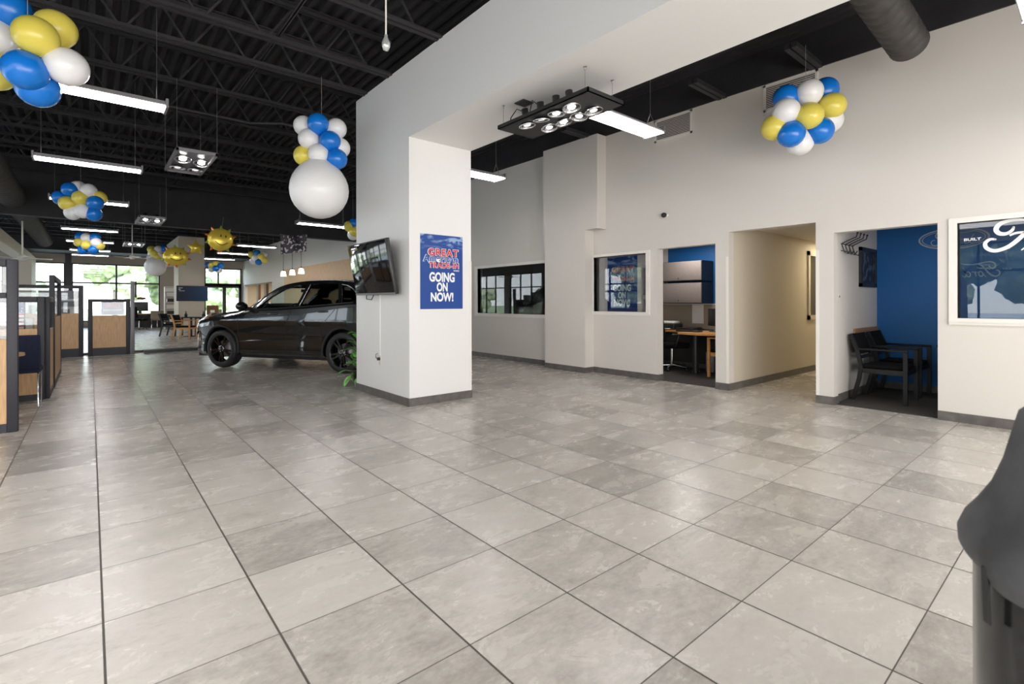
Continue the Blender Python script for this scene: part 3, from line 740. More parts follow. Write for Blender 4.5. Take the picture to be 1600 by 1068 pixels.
def sale_poster(name, label, f, W, H, loc, back_mat=None):
    t = thing(name, label, 'poster', loc)
    m = MB(); m.add([f(u, v, o) for o in (0.0, .004) for u, v in ((-W / 2, 0), (W / 2, 0), (W / 2, H), (-W / 2, H))],
                    [(0, 3, 2, 1), (4, 5, 6, 7), (0, 1, 5, 4), (1, 2, 6, 5), (2, 3, 7, 6), (3, 0, 4, 7)])
    b = m.build('board', M['poster'], t)
    def at(cx, cy, o): return lambda u, v: f(cx + u, cy + v, o)
    for txt, h, cy, wd in (('GOING', .125, .365 * H, .385 * W / .643), ('ON', .118, .235 * H, .165 * W / .643), ('NOW!', .118, .10 * H, .345 * W / .643)):
        put_text(txt, h, at(0.0, cy, .006), M['ink'], t, .04, width=wd, w=False)
    for txt, h, cx, cy, wd, mt_ in (('GREAT', .095, .02, .715 * H, .46, 'red'), ('American', .085, -.02, .635 * H, .52, 'pblue'), ('TRADE-IN', .072, .03, .555 * H, .45, 'red')):
        wd *= W / .643
        put_text(txt, h * 1.10, at(cx, cy - .004, .0055), M['ink'], t, .065, width=wd * 1.035, w=False, name='lettering_outline', space=1.14)
        put_text(txt, h, at(cx, cy, .007), M[mt_], t, .032, width=wd, w=False, space=1.14)
    put_text('event', .022, at(.22 * W / .643, .515 * H, .0065), M['ink'], t, .02, width=.09, w=False)
    return t
sale_poster('sale_poster', 'blue sale poster reading GOING ON NOW on the bright face of the white column', lambda u, v, o: (u, -o, v), .643, .958, (3.504, 5.583, 1.208))
sale_poster('sale_poster', 'blue sale poster behind the glass of the small office window', lambda u, v, o: (-o, -u, v), .655, .975, (7.245, 5.57, 1.125))

# ------------------------------------------------------------------ window decal and oval emblem
t = thing('window_decal', 'big white script decal on the glass of the window at the right edge', 'decal', (7.155, .85, 1.79))
k = .00147
m = MB()
fd = lambda u, v: (0, -u * k, v * k)
for st in SCRIPT: ribbon(m, st, fd)
for u, v, r in ((160, 172, 7), (68, 98, 6.5)): disc(m, u, v, r, fd)
m.build('script_lettering', M['ink'], t)
put_text('BUILT', .028, lambda u, v: (0, .075 - u, .148 + v), M['ink'], t, .02, width=.135, w=False)
t = thing('oval_emblem', 'silver outlined oval emblem on the blue office wall', 'emblem', (9.093, 1.377, 2.158))
def oval_ring(a, b, w, n=64):
    m = MB()
    vs = [(0, -r * a2 * math.cos(2 * PI * i / n), r * 0 + b2 * math.sin(2 * PI * i / n)) for a2, b2, r in ((a, b, 1), (a - w, b - w * .8, 1)) for i in range(n)]
    m.add(vs, [(i, (i + 1) % n, n + (i + 1) % n, n + i) for i in range(n)]); return m
oval_ring(.375, .148, .022).build('outer_ring', M['silver'], t)
oval_ring(.335, .12, .010).build('inner_ring', M['silver'], t)
m = MB(); k2 = .00088
fo = lambda u, v: (0, -(u - 280) * k2, (v - 110) * k2)
for st in SCRIPT: ribbon(m, [(u, v, w * .55) for u, v, w in st], fo)
m.build('script_lettering', M['silver'], t)

t = thing('mirrored_lettering', 'pale mirrored script lettering seen low behind the glass of the office window', 'lettering', (9.092, .90, 1.605))  # reflection in the pane, painted as pale strokes on the back wall
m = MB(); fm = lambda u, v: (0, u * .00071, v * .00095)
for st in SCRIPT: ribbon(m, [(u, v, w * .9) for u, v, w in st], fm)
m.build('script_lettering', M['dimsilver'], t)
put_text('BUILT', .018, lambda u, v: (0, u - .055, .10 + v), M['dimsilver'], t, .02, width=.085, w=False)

# ------------------------------------------------------------------ security camera
t = thing('security_camera', 'small black dome camera on the right wall above the office window', 'security camera', (7.12, 4.587, 2.69))
MB().lathe([(.035, 0), (.035, .02), (.015, .025), (.015, .05)], 14, Matrix.Rotation(-PI / 2, 4, 'Y')).build('mount', M['trimw'], t)
MB().ell((-.075, 0, -.005), (.045, .045, .04)).build('dome', M['plastic'], t)

# ------------------------------------------------------------------ chairs
def armchair(name, label, frame, seat, loc, rz, group=None):
    """wood-frame guest chair, faces local +x"""
    t = thing(name, label, 'chair', loc, rz, group)
    for s in (-1, 1):
        y = s * .265
        MB().bar((.25, y, 0), (.25, y, .66), .036, .045).build('front_leg', frame, t)
        pts = [(-.31, y, 0), (-.24, y, .28), (-.22, y, .45), (-.26, y, .66), (-.34, y, .86)]
        lg = MB()
        for a, b in zip(pts, pts[1:]): lg.bar(a, b, .034, .045, (1, 0, 0))
        lg.build('rear_leg', frame, t)
        MB().rbox(-.27, .275, y - .024, y + .024, .655, .68, .008).build('armrest', frame, t)
    MB().box(-.22, .25, -.265, -.235, .36, .42).box(-.22, .25, .235, .265, .36, .42).box(.225, .255, -.25, .25, .36, .42).box(-.24, -.21, -.25, .25, .36, .42).build('seat_rail', frame, t)
    MB().rbox(-.22, .24, -.235, .235, .42, .475, .022, 3).build('seat', seat, t)
    Mb = Matrix.Translation((-.285, 0, .70)) @ Matrix.Rotation(-.32, 4, 'Y')
    MB().rbox(-.02, .02, -.25, .25, -.11, .17, .018, 3, Mb).build('backrest', seat, t)
    MB().rbox(-.022, .022, -.25, .25, -.17, -.125, .006, 2, Mb).build('back_rail', frame, t)
    return t
c0 = armchair('guest_chair', 'near black guest chair against the side wall of the blue office', M['dkwood'], M['blkfab'], (7.985, 1.865, .004), -PI / 2)
dup(c0, (8.72, 1.865, .004), -PI / 2, 'second black guest chair beside the blue wall, behind the near one')
armchair('guest_chair', 'light wood armchair in the doorway of the small blue office', M['honey'], M['blkfab'], (8.40, 4.17, .004), PI / 2)
armchair('guest_chair', 'honey wood armchair at the small table past the front of the car', M['honey'], M['blkfab'], (2.56, 20.95, 0), -.55)
armchair('guest_chair', 'black framed armchair beyond the honey wood one at the far table', M['dkwood'], M['blkfab'], (2.42, 23.4, 0), -.55)
armchair('guest_chair', 'black armchair on the far side of the small round table', M['dkwood'], M['blkfab'], (3.5, 23.2, 0), 2.7)

def task_chair(name, label, loc, rz, mat, arms=True):
    t = thing(name, label, 'office chair', loc, rz)
    for i in range(5):
        a = 2 * PI * i / 5 + .3
        lg = MB().tube([(0, 0, .10), (.30 * math.cos(a), .30 * math.sin(a), .07)], [.022, .014], 8).build('base_leg', M['chrome'], t)
        MB().ell((.30 * math.cos(a), .30 * math.sin(a), .03), (.03, .03, .03), 10, 6).build('caster', M['plastic'], lg)
    MB().tube([(0, 0, .08), (0, 0, .42)], .025).build('gas_post', M['chrome'], t)
    MB().rbox(-.24, .25, -.25, .25, .42, .52, .04, 3).build('seat', mat, t)
    Mb = Matrix.Translation((-.27, 0, .80)) @ Matrix.Rotation(-.15, 4, 'Y')
    MB().rbox(-.04, .04, -.24, .24, -.26, .30, .035, 3, Mb).build('backrest', mat, t)
    for s in (-1, 1):
        MB().tube([(-.05, s * .25, .46), (-.03, s * .30, .56), (.0, s * .30, .67)], .014, 8).rbox(-.14, .14, s * .30 - .03, s * .30 + .03, .665, .70, .012).build('armrest', M['plastic'], t)
    return t
task_chair('task_chair', 'black office chair with chrome base behind the small office desk', (8.45, 5.33, .004), -.6, M['blkfab'])
task_chair('task_chair', 'black office chair at the far desk near the windows', (1.78, 29.9, 0), .6, M['blkfab'])

# navy visitor chair in the cubicle
t = thing('visitor_chair', 'navy blue chair with thin chrome legs inside the left cubicle', 'chair', (-.72, 8.85, 0), PI / 2)
MB().rbox(-.22, .24, -.24, .24, .42, .48, .02, 3).build('seat', M['navy'], t)
Mb = Matrix.Translation((-.25, 0, .68)) @ Matrix.Rotation(-.12, 4, 'Y')
MB().rbox(-.025, .025, -.24, .24, -.2, .22, .02, 3, Mb).build('backrest', M['navy'], t)
for s in (-1, 1):
    MB().tube([(.24, s * .22, 0), (.22, s * .22, .42), (.18, s * .22, .44), (-.2, s * .22, .44), (-.25, s * .22, .40), (-.27, s * .22, .0)], .009, 8).build('leg', M['chrome'], t)
# tan chair far
t = thing('side_chair', 'tan upholstered chair with chrome legs seen from behind near the far windows', 'chair', (2.72, 30.9, 0), 1.0)
MB().rbox(-.25, .25, -.28, .28, .40, .47, .025, 3).build('seat', M['tanfab'], t)
MB().rbox(-.29, -.22, -.33, .33, .45, .88, .035, 3).build('backrest', M['tanfab'], t)
for s in (-1, 1):
    MB().tube([(-.25, s * .29, 0), (-.24, s * .29, .62), (.22, s * .29, .62), (.25, s * .29, 0)], .014, 8).build('leg', M['chrome'], t)

# ------------------------------------------------------------------ small blue office
def overhead(z0, z1, label):
    t = thing('overhead_cabinet', label, 'cabinet', (8.88, 5.4, z0), 0, 'overhead cabinets')
    MB().box(8.68, 9.098, 4.85, 6.0, z0, z1).build('body', M['blackmetal'], t, True)
    d = MB().rbox(8.655, 8.68, 4.85, 6.0, z0 + .012, z1 - .006, .006).build('door', M['cabface'], t, True)
    MB().lathe([(.0, 0), (.014, 0), (.014, .006), (0, .007)], 12, Matrix.Translation((8.655, 5.32, z0 + .055)) @ Matrix.Rotation(-PI / 2, 4, 'Y')).build('lock', M['plastic'], d, True)
overhead(1.687, 2.066, 'upper grey fronted overhead cabinet on the blue office wall')
overhead(1.262, 1.655, 'lower grey fronted overhead cabinet on the blue office wall')
t = thing('tackboard', 'tan fabric tackboard under the overhead cabinets', 'board', (9.08, 5.3, .75))
MB().box(9.06, 9.098, 4.72, 6.1, .76, 1.245).build('panel', M['tack'], t, True)
MB().box(9.055, 9.098, 4.71, 4.73, .75, 1.25).box(9.055, 9.098, 4.71, 6.1, 1.24, 1.255).build('edge', M['trimw'], t, True)
tag(MB().box(9.046, 9.052, 5.02, 5.26, .87, 1.24).build('notice_sheet', M['paper']), 'white printed sheet pinned to the tan tackboard', 'paper')
t = thing('desk', 'light wood peninsula desk with a round black leg in the small blue office', 'desk', (8.4, 4.75, .004))
poly = [(7.98, 4.72)] + [(8.30 + .32 * math.cos(a), 4.62 + .40 * math.sin(a)) for a in [PI + PI / 12 * i * 1.0 for i in range(0, 13)]] + [(9.04, 4.25), (9.04, 6.1), (8.5, 6.1), (8.45, 5.15), (8.05, 5.05)]
poly = [(8.03, 4.95)] + [(8.28 + .30 * math.cos(PI + PI / 2 * i / 8), 4.50 + .32 * math.sin(PI + PI / 2 * i / 8)) for i in range(9)] + [(9.05, 4.18), (9.05, 6.1), (8.55, 6.1), (8.50, 5.15)]
MB().prism(poly, lambda u, v, w: (u, v, w), .715, .745).build('desk_top', M['honey'], t, True)
MB().tube([(8.37, 4.80, .004), (8.37, 4.80, .715)], .055, 18).build('leg', M['blackmetal'], t, True)
MB().box(9.0, 9.04, 4.3, 6.1, .1, .715).box(8.6, 9.04, 6.05, 6.1, .004, .715).build('back_panel', M['blackmetal'], t, True)
t = thing('monitor', 'black computer monitor on the small office desk', 'monitor', (8.72, 4.62, .745), 2.5)
MB().rbox(-.02, .02, -.24, .24, .10, .42, .008).build('screen', M['plastic'], t)
MB().tube([(0, 0, .01), (0, 0, .16)], .02).build('neck', M['graymetal'], t)
MB().lathe([(.0, 0), (.10, 0), (.10, .012), (0, .014)], 18).build('foot', M['plastic'], t)
tag(MB().rbox(8.30, 8.48, 4.72, 5.16, .746, .77, .006).build('keyboard', M['plastic']), 'black keyboard on the light wood desk', 'keyboard')
t = thing('printer', 'small black and white printer on the desk under the tackboard', 'printer', (8.82, 5.62, .745))
MB().rbox(-.16, .16, -.2, .2, 0, .12, .02).build('body', M['plastic'], t)
MB().rbox(-.14, .12, -.17, .17, .12, .17, .015).build('lid', M['trimw'], t)
MB().box(-.26, -.15, -.12, .12, .02, .03).build('paper_tray', M['paper'], t)
tag(MB().rbox(8.62, 8.95, 5.0, 5.36, .746, .80, .008).build('paper_tray', M['plastic']), 'flat black letter tray on the desk beside the printer', 'tray')
t = thing('computer_tower', 'black computer tower standing on the carpet under the desk', 'computer', (8.75, 4.62, .004))
MB().rbox(-.2, .2, -.09, .09, 0, .40, .01).build('case', M['plastic'], t)
MB().rbox(-.212, -.198, -.08, .08, .02, .38, .005).build('front_panel', M['graymetal'], t)
tag(MB().tube([(8.62, 4.86, .012), (8.50, 4.84, .012), (8.52, 4.95, .012), (8.7, 4.93, .012), (8.85, 5.0, .012)], .008, 6).build('power_cable', M['ivory']), 'loose pale power cord on the dark carpet under the desk', 'cord')
tag(MB().rbox(7.243, 7.247, 5.06, 5.14, 1.34, 1.41, .001).build('window_notice', M['paper']), 'small white card taped to the glass beside the blue poster', 'paper')

# blue office: coat hooks, picture, light switch, table
t = thing('coat_hook_rack', 'black wire coat hook rack on the side wall of the blue office', 'coat rack', (7.75, 2.25, 2.0))
for i in range(4):
    x = -.22 + i * .14
    MB().tube([(x, -.005, .05), (x + .02, -.03, -.06), (x + .05, -.06, -.08), (x + .08, -.08, -.03)], .007, 6).tube([(x, -.005, .05), (x + .16, -.07, .12), (x + .25, -.10, .15), (x + .26, -.11, .2)], .007, 6).ell((x + .26, -.11, .205), (.013, .013, .013), 8, 6).build('hook', M['blackmetal'], t)
MB().tube([(-.24, -.006, .05), (.24, -.006, .05)], .007, 6).tube([(-.24, -.006, -.04), (.24, -.006, -.04)], .006, 6).build('rail', M['blackmetal'], t)
t = thing('framed_picture', 'tall black framed picture on the side wall of the blue office', 'picture', (8.6, 2.25, 1.5))
MB().box(-.36, -.31, -.035, 0, 0, .56).box(.31, .36, -.035, 0, 0, .56).box(-.36, .36, -.035, 0, 0, .05).box(-.36, .36, -.035, 0, .51, .56).build('frame', M['blackmetal'], t)
MB().box(-.31, .31, -.02, -.004, .05, .51).build('print', M['print'], t)
t = thing('light_switch', 'small ivory switch plate just inside the blue office', 'light switch', (7.42, 2.25, 1.36))
MB().rbox(-.035, .035, -.008, 0, -.055, .055, .003).build('plate', M['ivory'], t)
MB().rbox(-.008, .008, -.018, -.006, -.014, .014, .003).build('toggle', M['graymetal'], t)
t = thing('office_table', 'dark narrow table along the blue office wall', 'table', (8.78, .6, .004))
MB().rbox(-.3, .3, -.85, .85, .69, .72, .008).build('table_top', M['dkwood'], t)
for sx in (-1, 1):
    for sy in (-1, 1): MB().bar((sx * .26, sy * .8, 0), (sx * .26, sy * .8, .69), .05, .05).build('leg', M['dkwood'], t)
# corridor window on its far wall
f = MB().box(10.08, 10.16, 3.53, 3.56, .96, 2.22).box(11.2, 11.28, 3.53, 3.56, .96, 2.22).box(10.08, 11.28, 3.53, 3.56, .96, 1.04).box(10.08, 11.28, 3.53, 3.56, 2.14, 2.22)
o = struct('window_20', f, M['tan'])
MB().box(10.16, 11.2, 3.55, 3.556, 1.04, 2.14).build('glass', M['screen'], o)
# dark office behind the far window of the right wall
t = thing('arcade_cabinet', 'dark glossy upright cabinet behind the glass of the far right window', 'cabinet', (8.1, 7.75, 0))
MB().rbox(-.25, .25, -.25, .25, .004, 1.55, .02).build('body', M['glossblack'], t)
MB().lathe([(.0, 1.55), (.07, 1.55), (.09, 1.60), (.06, 1.66), (0, 1.67)], 16).build('top_knob', M['chrome'], t)
for z in (.9, 1.15, 1.38): MB().tube([(-.27, -.1, z), (-.29, 0, z + .02), (-.27, .12, z)], .01, 6).build('handle', M['chrome'], t)

# ------------------------------------------------------------------ left cubicles
def panel(name, label, p, q2, h, solid, mid=None, base=.08, th=.055, posts=(True, True), group='cubicle panels', extra_post=.09):
    """framed partition from p to q2 on the floor; wood up to `solid`, glass above, optional mid rail"""
    p, q2 = Vector((*p, 0)), Vector((*q2, 0)); d = (q2 - p); L = d.length; a = math.atan2(d.y, d.x)
    t = thing(name, label, 'cubicle divider', p, a, group)
    w = extra_post; y = th / 2
    for k, x in enumerate((0, L - w)):
        if posts[k]: MB().rbox(x, x + w, -y, y, 0, h, .008).build('post', M['cubframe'], t)
    MB().rbox(w, L - w, -y, y, h - .075, h, .006).build('top_rail', M['cubframe'], t)
    MB().box(w, L - w, -y * .9, y * .9, 0.0, base).build('base_rail', M['cubframe'], t)
    MB().box(w, L - w, -y * .7, y * .7, base, solid).build('wood_panel', M['wood'], t)
    MB().box(w, L - w, -.004, .004, solid, h - .075).build('glass', M['cubglass'], t)
    if mid: MB().rbox(w, L - w, -y, y, mid, mid + .055, .005).build('middle_rail', M['cubframe'], t)
    return t
panel('cubicle_divider', 'tall charcoal framed cubicle panel at the left edge nearest the camera', (-2.4, 7.12), (-.56, 7.12), 1.735, .935, 1.345, base=.09, th=.07, extra_post=.085)
panel('cubicle_divider', 'low cubicle panel behind the navy chair', (-2.4, 9.22), (-.47, 9.22), 1.38, .95, None, th=.07, extra_post=.075)
panel('cubicle_divider', 'low cubicle side panel running away behind the navy chair', (-.45, 9.27), (-.45, 10.3), 1.38, .93, None, extra_post=.05)
panel('cubicle_divider', 'tall dark cubicle side panel beyond the low one', (-.45, 10.36), (-.45, 12.6), 1.72, 1.06, None, th=.065, extra_post=.07)
panel('cubicle_divider', 'tan cubicle panel with papers behind its glass on the left', (-1.5, 15.9), (-.13, 15.9), 1.71, 1.04, None, base=.2)
panel('cubicle_divider', 'wide tan cubicle panel with a sale sign behind its glass', (-.05, 15.9), (.77, 15.9), 1.385, .98, None, base=.19)
t = thing('grey_post', 'tall grey post at the end of the tan cubicle panels', 'post', (.815, 15.9, 0))
MB().rbox(-.04, .04, -.05, .05, 0, 1.835, .008).build('post', M['graymetal'], t)
MB().rbox(.045, .085, -.03, .03, 1.42, 1.83, .01).build('bracket', M['plastic'], t)
t = tag(MB().ell((1.0, 15.95, 1.40), (.10, .10, .035), 16, 8).build('leather_pad', M['brown']), 'brown oval leather pad on the grey post', 'pad')
# sign and papers behind the glass
t = thing('sale_sign', 'small printed sale sign behind the wide cubicle glass', 'sign', (.40, 15.99, .99))
MB().box(-.2, .25, 0, .006, 0, .34).build('board', M['poster'], t)
put_text('GREAT', .08, lambda u, v: (.03 + u, -.002, .2 + v), M['red'], t, .06, width=.3, w=False)
put_text('GOING ON NOW!', .04, lambda u, v: (.02 + u, -.002, .10 + v), M['ink'], t, .05, width=.36, w=False)
t = thing('wall_organizer', 'grey desk organizer stacked with papers behind the tan cubicle glass', 'organizer', (-.45, 16.2, .74))
MB().box(-.5, .3, 0, .25, 0, .2).box(-.5, .3, .2, .25, .2, .85).box(-.5, .3, .0, .25, .55, .57).build('shelf_body', M['graymetal'], t)
for z in (.22, .40, .59): MB().box(-.45, .22, .02, .2, z, z + .06).build('papers', M['paper'], t)
tag(MB().box(-.38, -.14, 15.93, 15.936, 1.0, 1.2).build('taped_notice', M['paper']), 'white sheet taped inside the tan cubicle glass', 'paper')
# flag
t = thing('wall_flag', 'striped flag banner hanging behind the cubicle glass', 'flag', (-.85, 9.6, .97))
MB().box(-.30, .15, 0, .006, 0, .34).build('stripes', M['stripes'], t)
MB().box(.06, .15, -.004, .010, .19, .345).build('canton', M['starfield'], t)
MB().tube([(-.31, .003, .345), (.16, .003, .345)], .008, 8).tube([(.155, .003, -.97), (.155, .003, .345)], .008, 8).build('stand', M['blackmetal'], t)
# cubicle desk
t = thing('cubicle_desk', 'maple topped desk with a rounded end behind the nearest cubicle panel', 'desk', (-1.4, 8.1, 0))
poly = [(-2.3, 7.81)] + [(-.80 + .22 * math.cos(a), 8.08 + .27 * math.sin(a)) for a in [-PI / 2 + PI * i / 10 for i in range(11)]] + [(-2.3, 8.35)]
MB().prism(poly, lambda u, v, w: (u, v, w), .69, .72).build('desk_top', M['wood'], t, True)
MB().box(-2.3, -2.25, 7.8, 8.25, 0, .69).tube([(-1.0, 8.02, 0), (-1.0, 8.02, .69)], .035, 12).build('leg', M['blackmetal'], t, True)
t = thing('desk_phone', 'black desk phone on the cubicle desk seen through the nearest glass', 'phone', (-1.05, 7.9, .72))
MB().rbox(-.1, .1, -.1, .1, 0, .06, .02).build('body', M['plastic'], t)
MB().rbox(-.1, -.05, -.1, .1, .06, .09, .012).build('handset', M['plastic'], t)
t = thing('cubicle_desk', 'dark desk behind the low cubicle panel with paper boxes', 'desk', (-1.2, 11.2, 0))
MB().box(-1.9, -.6, 10.8, 11.6, .70, .73).build('desk_top', M['wood'], t, True)
for x in (-1.85, -.65): MB().box(x - .02, x + .02, 10.82, 11.58, 0, .70).build('leg', M['blackmetal'], t, True)
tag(MB().rbox(-.95, -.70, 11.0, 11.3, .73, 1.05, .01).build('paper_box', M['paper']), 'white paper box on the dark cubicle desk', 'box')
t = thing('cubicle_monitor', 'black monitor seen between the left cubicle posts', 'monitor', (-1.15, 11.25, .73), -1.2)
MB().rbox(-.02, .02, -.27, .27, .12, .5, .01).build('screen', M['plastic'], t)
MB().tube([(0, 0, 0), (0, 0, .2)], [.06, .02]).build('foot', M['plastic'], t)

# ------------------------------------------------------------------ far lounge
t = thing('round_table', 'dark topped pedestal table in front of the far beige column', 'table', (2.95, 22.6, 0))
MB().lathe([(0, .705), (.58, .71), (.60, .72), (.60, .735), (0, .74)], 32).build('table_top', M['dkwood'], t)
MB().tube([(0, 0, .02), (0, 0, .71)], .04, 12).build('pedestal', M['blackmetal'], t)
MB().lathe([(.0, 0), (.28, 0), (.28, .015), (.04, .03)], 24).build('foot', M['blackmetal'], t)
for x, y, lb in ((2.80, 22.75, 'small dark bottle set on the far round table'), (3.32, 22.35, 'dark round jar at the right end of the far round table')):
    t = thing('table_bottle', lb, 'bottle', (x, y, .74))
    MB().lathe([(0, 0), (.05, 0), (.055, .10), (.02, .14), (.02, .19), (0, .19)], 14).build('body', M['plastic'], t)
    MB().lathe([(.0, .19), (.024, .19), (.024, .22), (0, .22)], 10).build('cap', M['graymetal'], t)
t = thing('wall_television', 'blue screened television on the far beige column', 'television', (3.54, 26.88, 1.36))
MB().rbox(-.60, .62, -.06, 0, 0, .69, .008).build('casing', M['plastic'], t)
MB().box(-.58, .60, -.064, -.058, .02, .67).build('screen', M['tvblue'], t)
MB().box(-.52, -.36, -.066, -.064, .58, .60).box(-.52, -.44, -.066, -.064, .51, .54).box(-.50, -.28, -.066, -.064, .45, .465).build('caption_marks', M['ink'], t)
t = thing('magazine_rack', 'pale shelf rack of brochures beside the far television', 'shelf', (3.05, 29.4, 0))
MB().box(-.30, -.27, 0, .35, 0, 2.07).box(.27, .30, 0, .35, 0, 2.07).box(-.3, .3, 0, .35, 2.04, 2.07).build('side_panel', M['trimw'], t)
for z in (.35, .7, 1.0, 1.3, 1.6): MB().box(-.27, .27, 0, .34, z, z + .02).build('shelf', M['trimw'], t)
for i, z in enumerate((.37, .72, 1.02, 1.32, 1.62)):
    MB().box(-.2, .2, .05, .28, z, z + .16).build('brochures', M['plastic'] if i % 2 else M['paper'], t)
MB().box(-.27, .27, .0, .01, 1.82, 2.0).build('header_sign', M['paper'], t)
t = thing('far_desk', 'light topped desk with black fronts along the far windows', 'desk', (2.2, 31.4, 0))
MB().rbox(-.9, 1.4, -.4, .4, .71, .745, .008).build('desk_top', M['wood'], t)
MB().box(-.85, 1.35, .3, .38, 0, .71).box(-.85, -.4, -.35, .3, 0, .71).build('cabinet', M['plastic'], t)
t = thing('monitor', 'black computer monitor on the far desk by the windows', 'monitor', (1.9, 31.3, .745), 1.2)
MB().rbox(-.025, .025, -.35, .35, .12, .58, .01).build('screen', M['plastic'], t)
MB().tube([(0, 0, 0), (0, 0, .25)], [.09, .03]).build('foot', M['plastic'], t)
t = thing('door_sign', 'small brown notice panel at the foot of the far double doors', 'sign', (5.45, 33.6, 0))
MB().box(-.3, .3, 0, .04, .55, 1.12).build('panel', M['brown'], t)
MB().box(-.12, .1, -.004, 0, .70, .85).build('print', M['paper'], t)
for s in (-1, 1): MB().box(s * .25 - .02, s * .25 + .02, 0, .04, 0, .55).build('leg', M['brown'], t)
t = thing('water_cooler', 'white water cooler with a blue bottle in the far hallway', 'water cooler', (8.0, 32.2, 0))
MB().rbox(-.17, .17, -.17, .17, 0, 1.3, .02).build('body', M['trimw'], t)
MB().lathe([(.05, 1.3), (.14, 1.38), (.14, 1.7), (.0, 1.72)], 16).build('bottle', M['water'], t)
# banner
t = thing('hanging_banner', 'black printed fabric banner hanging under the bulkhead', 'banner', (4.8, 16.15, 2.85))
m = MB(); n = 8
gx = [-.38 + .76 * i / 10 for i in range(11)]
vs = []; 
for j in range(7):
    for i, x in enumerate(gx):
        u = i / 10; v = j / 6
        zb = -.10 + .14 * u; zt = .52 + .06 * u - .05 * math.sin(PI * u)
        vs.append((x, .03 * math.sin(u * 9 + v * 2), zb + (zt - zb) * v))
m.add(vs, [(j * 11 + i, j * 11 + i + 1, (j + 1) * 11 + i + 1, (j + 1) * 11 + i) for j in range(6) for i in range(10)], True)
m.add([(x, y + .006, z) for x, y, z in vs], [(j * 11 + i, (j + 1) * 11 + i, (j + 1) * 11 + i + 1, j * 11 + i + 1) for j in range(6) for i in range(10)], True)
m.build('fabric', M['banner'], t)
for x in (-.37, .37): MB().tube([(x, 0, .5), (x, .15, .52)], .004, 5).build('tie', M['rope'], t)
# pendants
for i, y in enumerate((23.0, 21.75, 20.6)):
    t = thing('pendant_lamp', ('farthest' , 'middle', 'nearest')[i] + ' of three lit white pendant lamps in front of the wood panelling', 'pendant lamp', (6.4, y, 2.42), 0, 'pendant lamps')
    MB().lathe([(.115, 0), (.105, .1), (.085, .2), (.03, .225), (.0, .226)], 20).build('shade', M['frost'], t)
    MB().lathe([(.03, .22), (.035, .26), (.012, .29)], 12).tube([(0, 0, .28), (0, 0, 1.85)], .008, 6).build('stem', M['blackmetal'], t)

# ------------------------------------------------------------------ plant behind the column
t = thing('potted_plant', 'leafy green potted plant half hidden behind the white column', 'plant', (3.30, 7.62, 0))
MB().lathe([(.0, 0), (.12, 0), (.15, .22), (.155, .24), (.14, .24), (.13, .2), (0, .2)], 20).build('pot', M['dkwood'], t)
rnd = random.Random(3); lf = MB(); stm = MB()
for k in range(64):
    a = rnd.uniform(0, 2 * PI); r = rnd.uniform(.08, .27); z = rnd.uniform(.10, .86)
    if z > .6: r *= .7
    base = Vector((r * .35 * math.cos(a), r * .35 * math.sin(a), max(.2, z - .1))); tip = Vector((r * math.cos(a), r * math.sin(a), z))
    stm.tube([(0, 0, .18), base, tip], .005, 5)
    d = (tip - base).normalized(); d.z -= rnd.uniform(.3, .9); d.normalize()
    side = d.cross(Vector((0, 0, 1))).normalized(); up = side.cross(d)
    L = rnd.uniform(.13, .21); W = L * .36
    rows = []
    for i in range(7):
        s = i / 6; c = tip + d * L * s - Vector((0, 0, 1)) * .05 * s * s; w = W * math.sin(PI * min(1, s * .93 + .06)) ** .8
        rows += [c - side * w + up * w * .25, c, c + side * w + up * w * .25]
    lf.add(rows, [(3 * i + j, 3 * i + j + 1, 3 * i + j + 4, 3 * i + j + 3) for i in range(6) for j in range(2)], True)
stm.build('stems', M['leaf'], t)
o = lf.build('leaves', M['leaf'], t); o['kind'] = 'stuff'

# ------------------------------------------------------------------ foreground covered stand
t = thing('covered_stand', 'dark grey vinyl cover draped over a glossy black drum at the right edge', 'covered stand', (1.67, -.03, 0))
MB().lathe([(.0, 0), (.24, 0), (.245, .02), (.245, .69), (.235, .715), (.0, .72)], 48).build('drum', M['glossblack'], t)
m = MB(); n = 64
prof = [(.262, .690), (.272, .710), (.274, .742), (.262, .775), (.238, .812), (.213, .86), (.193, .92), (.180, .98), (.166, 1.04), (.13, 1.075), (.0, 1.09)]
vs = []
for j, (r, z) in enumerate(prof):
    for k in range(n):
        a = 2 * PI * k / n
        f = 1 + (.022 * math.sin(5 * a + 1) + .012 * math.sin(11 * a)) * (1 if j < 8 else .5)
        vs.append((r * f * math.cos(a), r * f * math.sin(a), z + .012 * math.sin(4 * a + .6) * (1 if j < 5 else .6)))
m.add(vs, [(j * n + k, j * n + (k + 1) % n, (j + 1) * n + (k + 1) % n, (j + 1) * n + k) for j in range(len(prof) - 1) for k in range(n)], True)
m.build('cover', M['grayfab'], t)
a = 2.30
MB().bar((.272 * math.cos(a), .272 * math.sin(a), .72), (.268 * math.cos(a), .268 * math.sin(a), .60), .018, .004, (math.cos(a), math.sin(a), 0)).build('strap', M['plastic'], t)

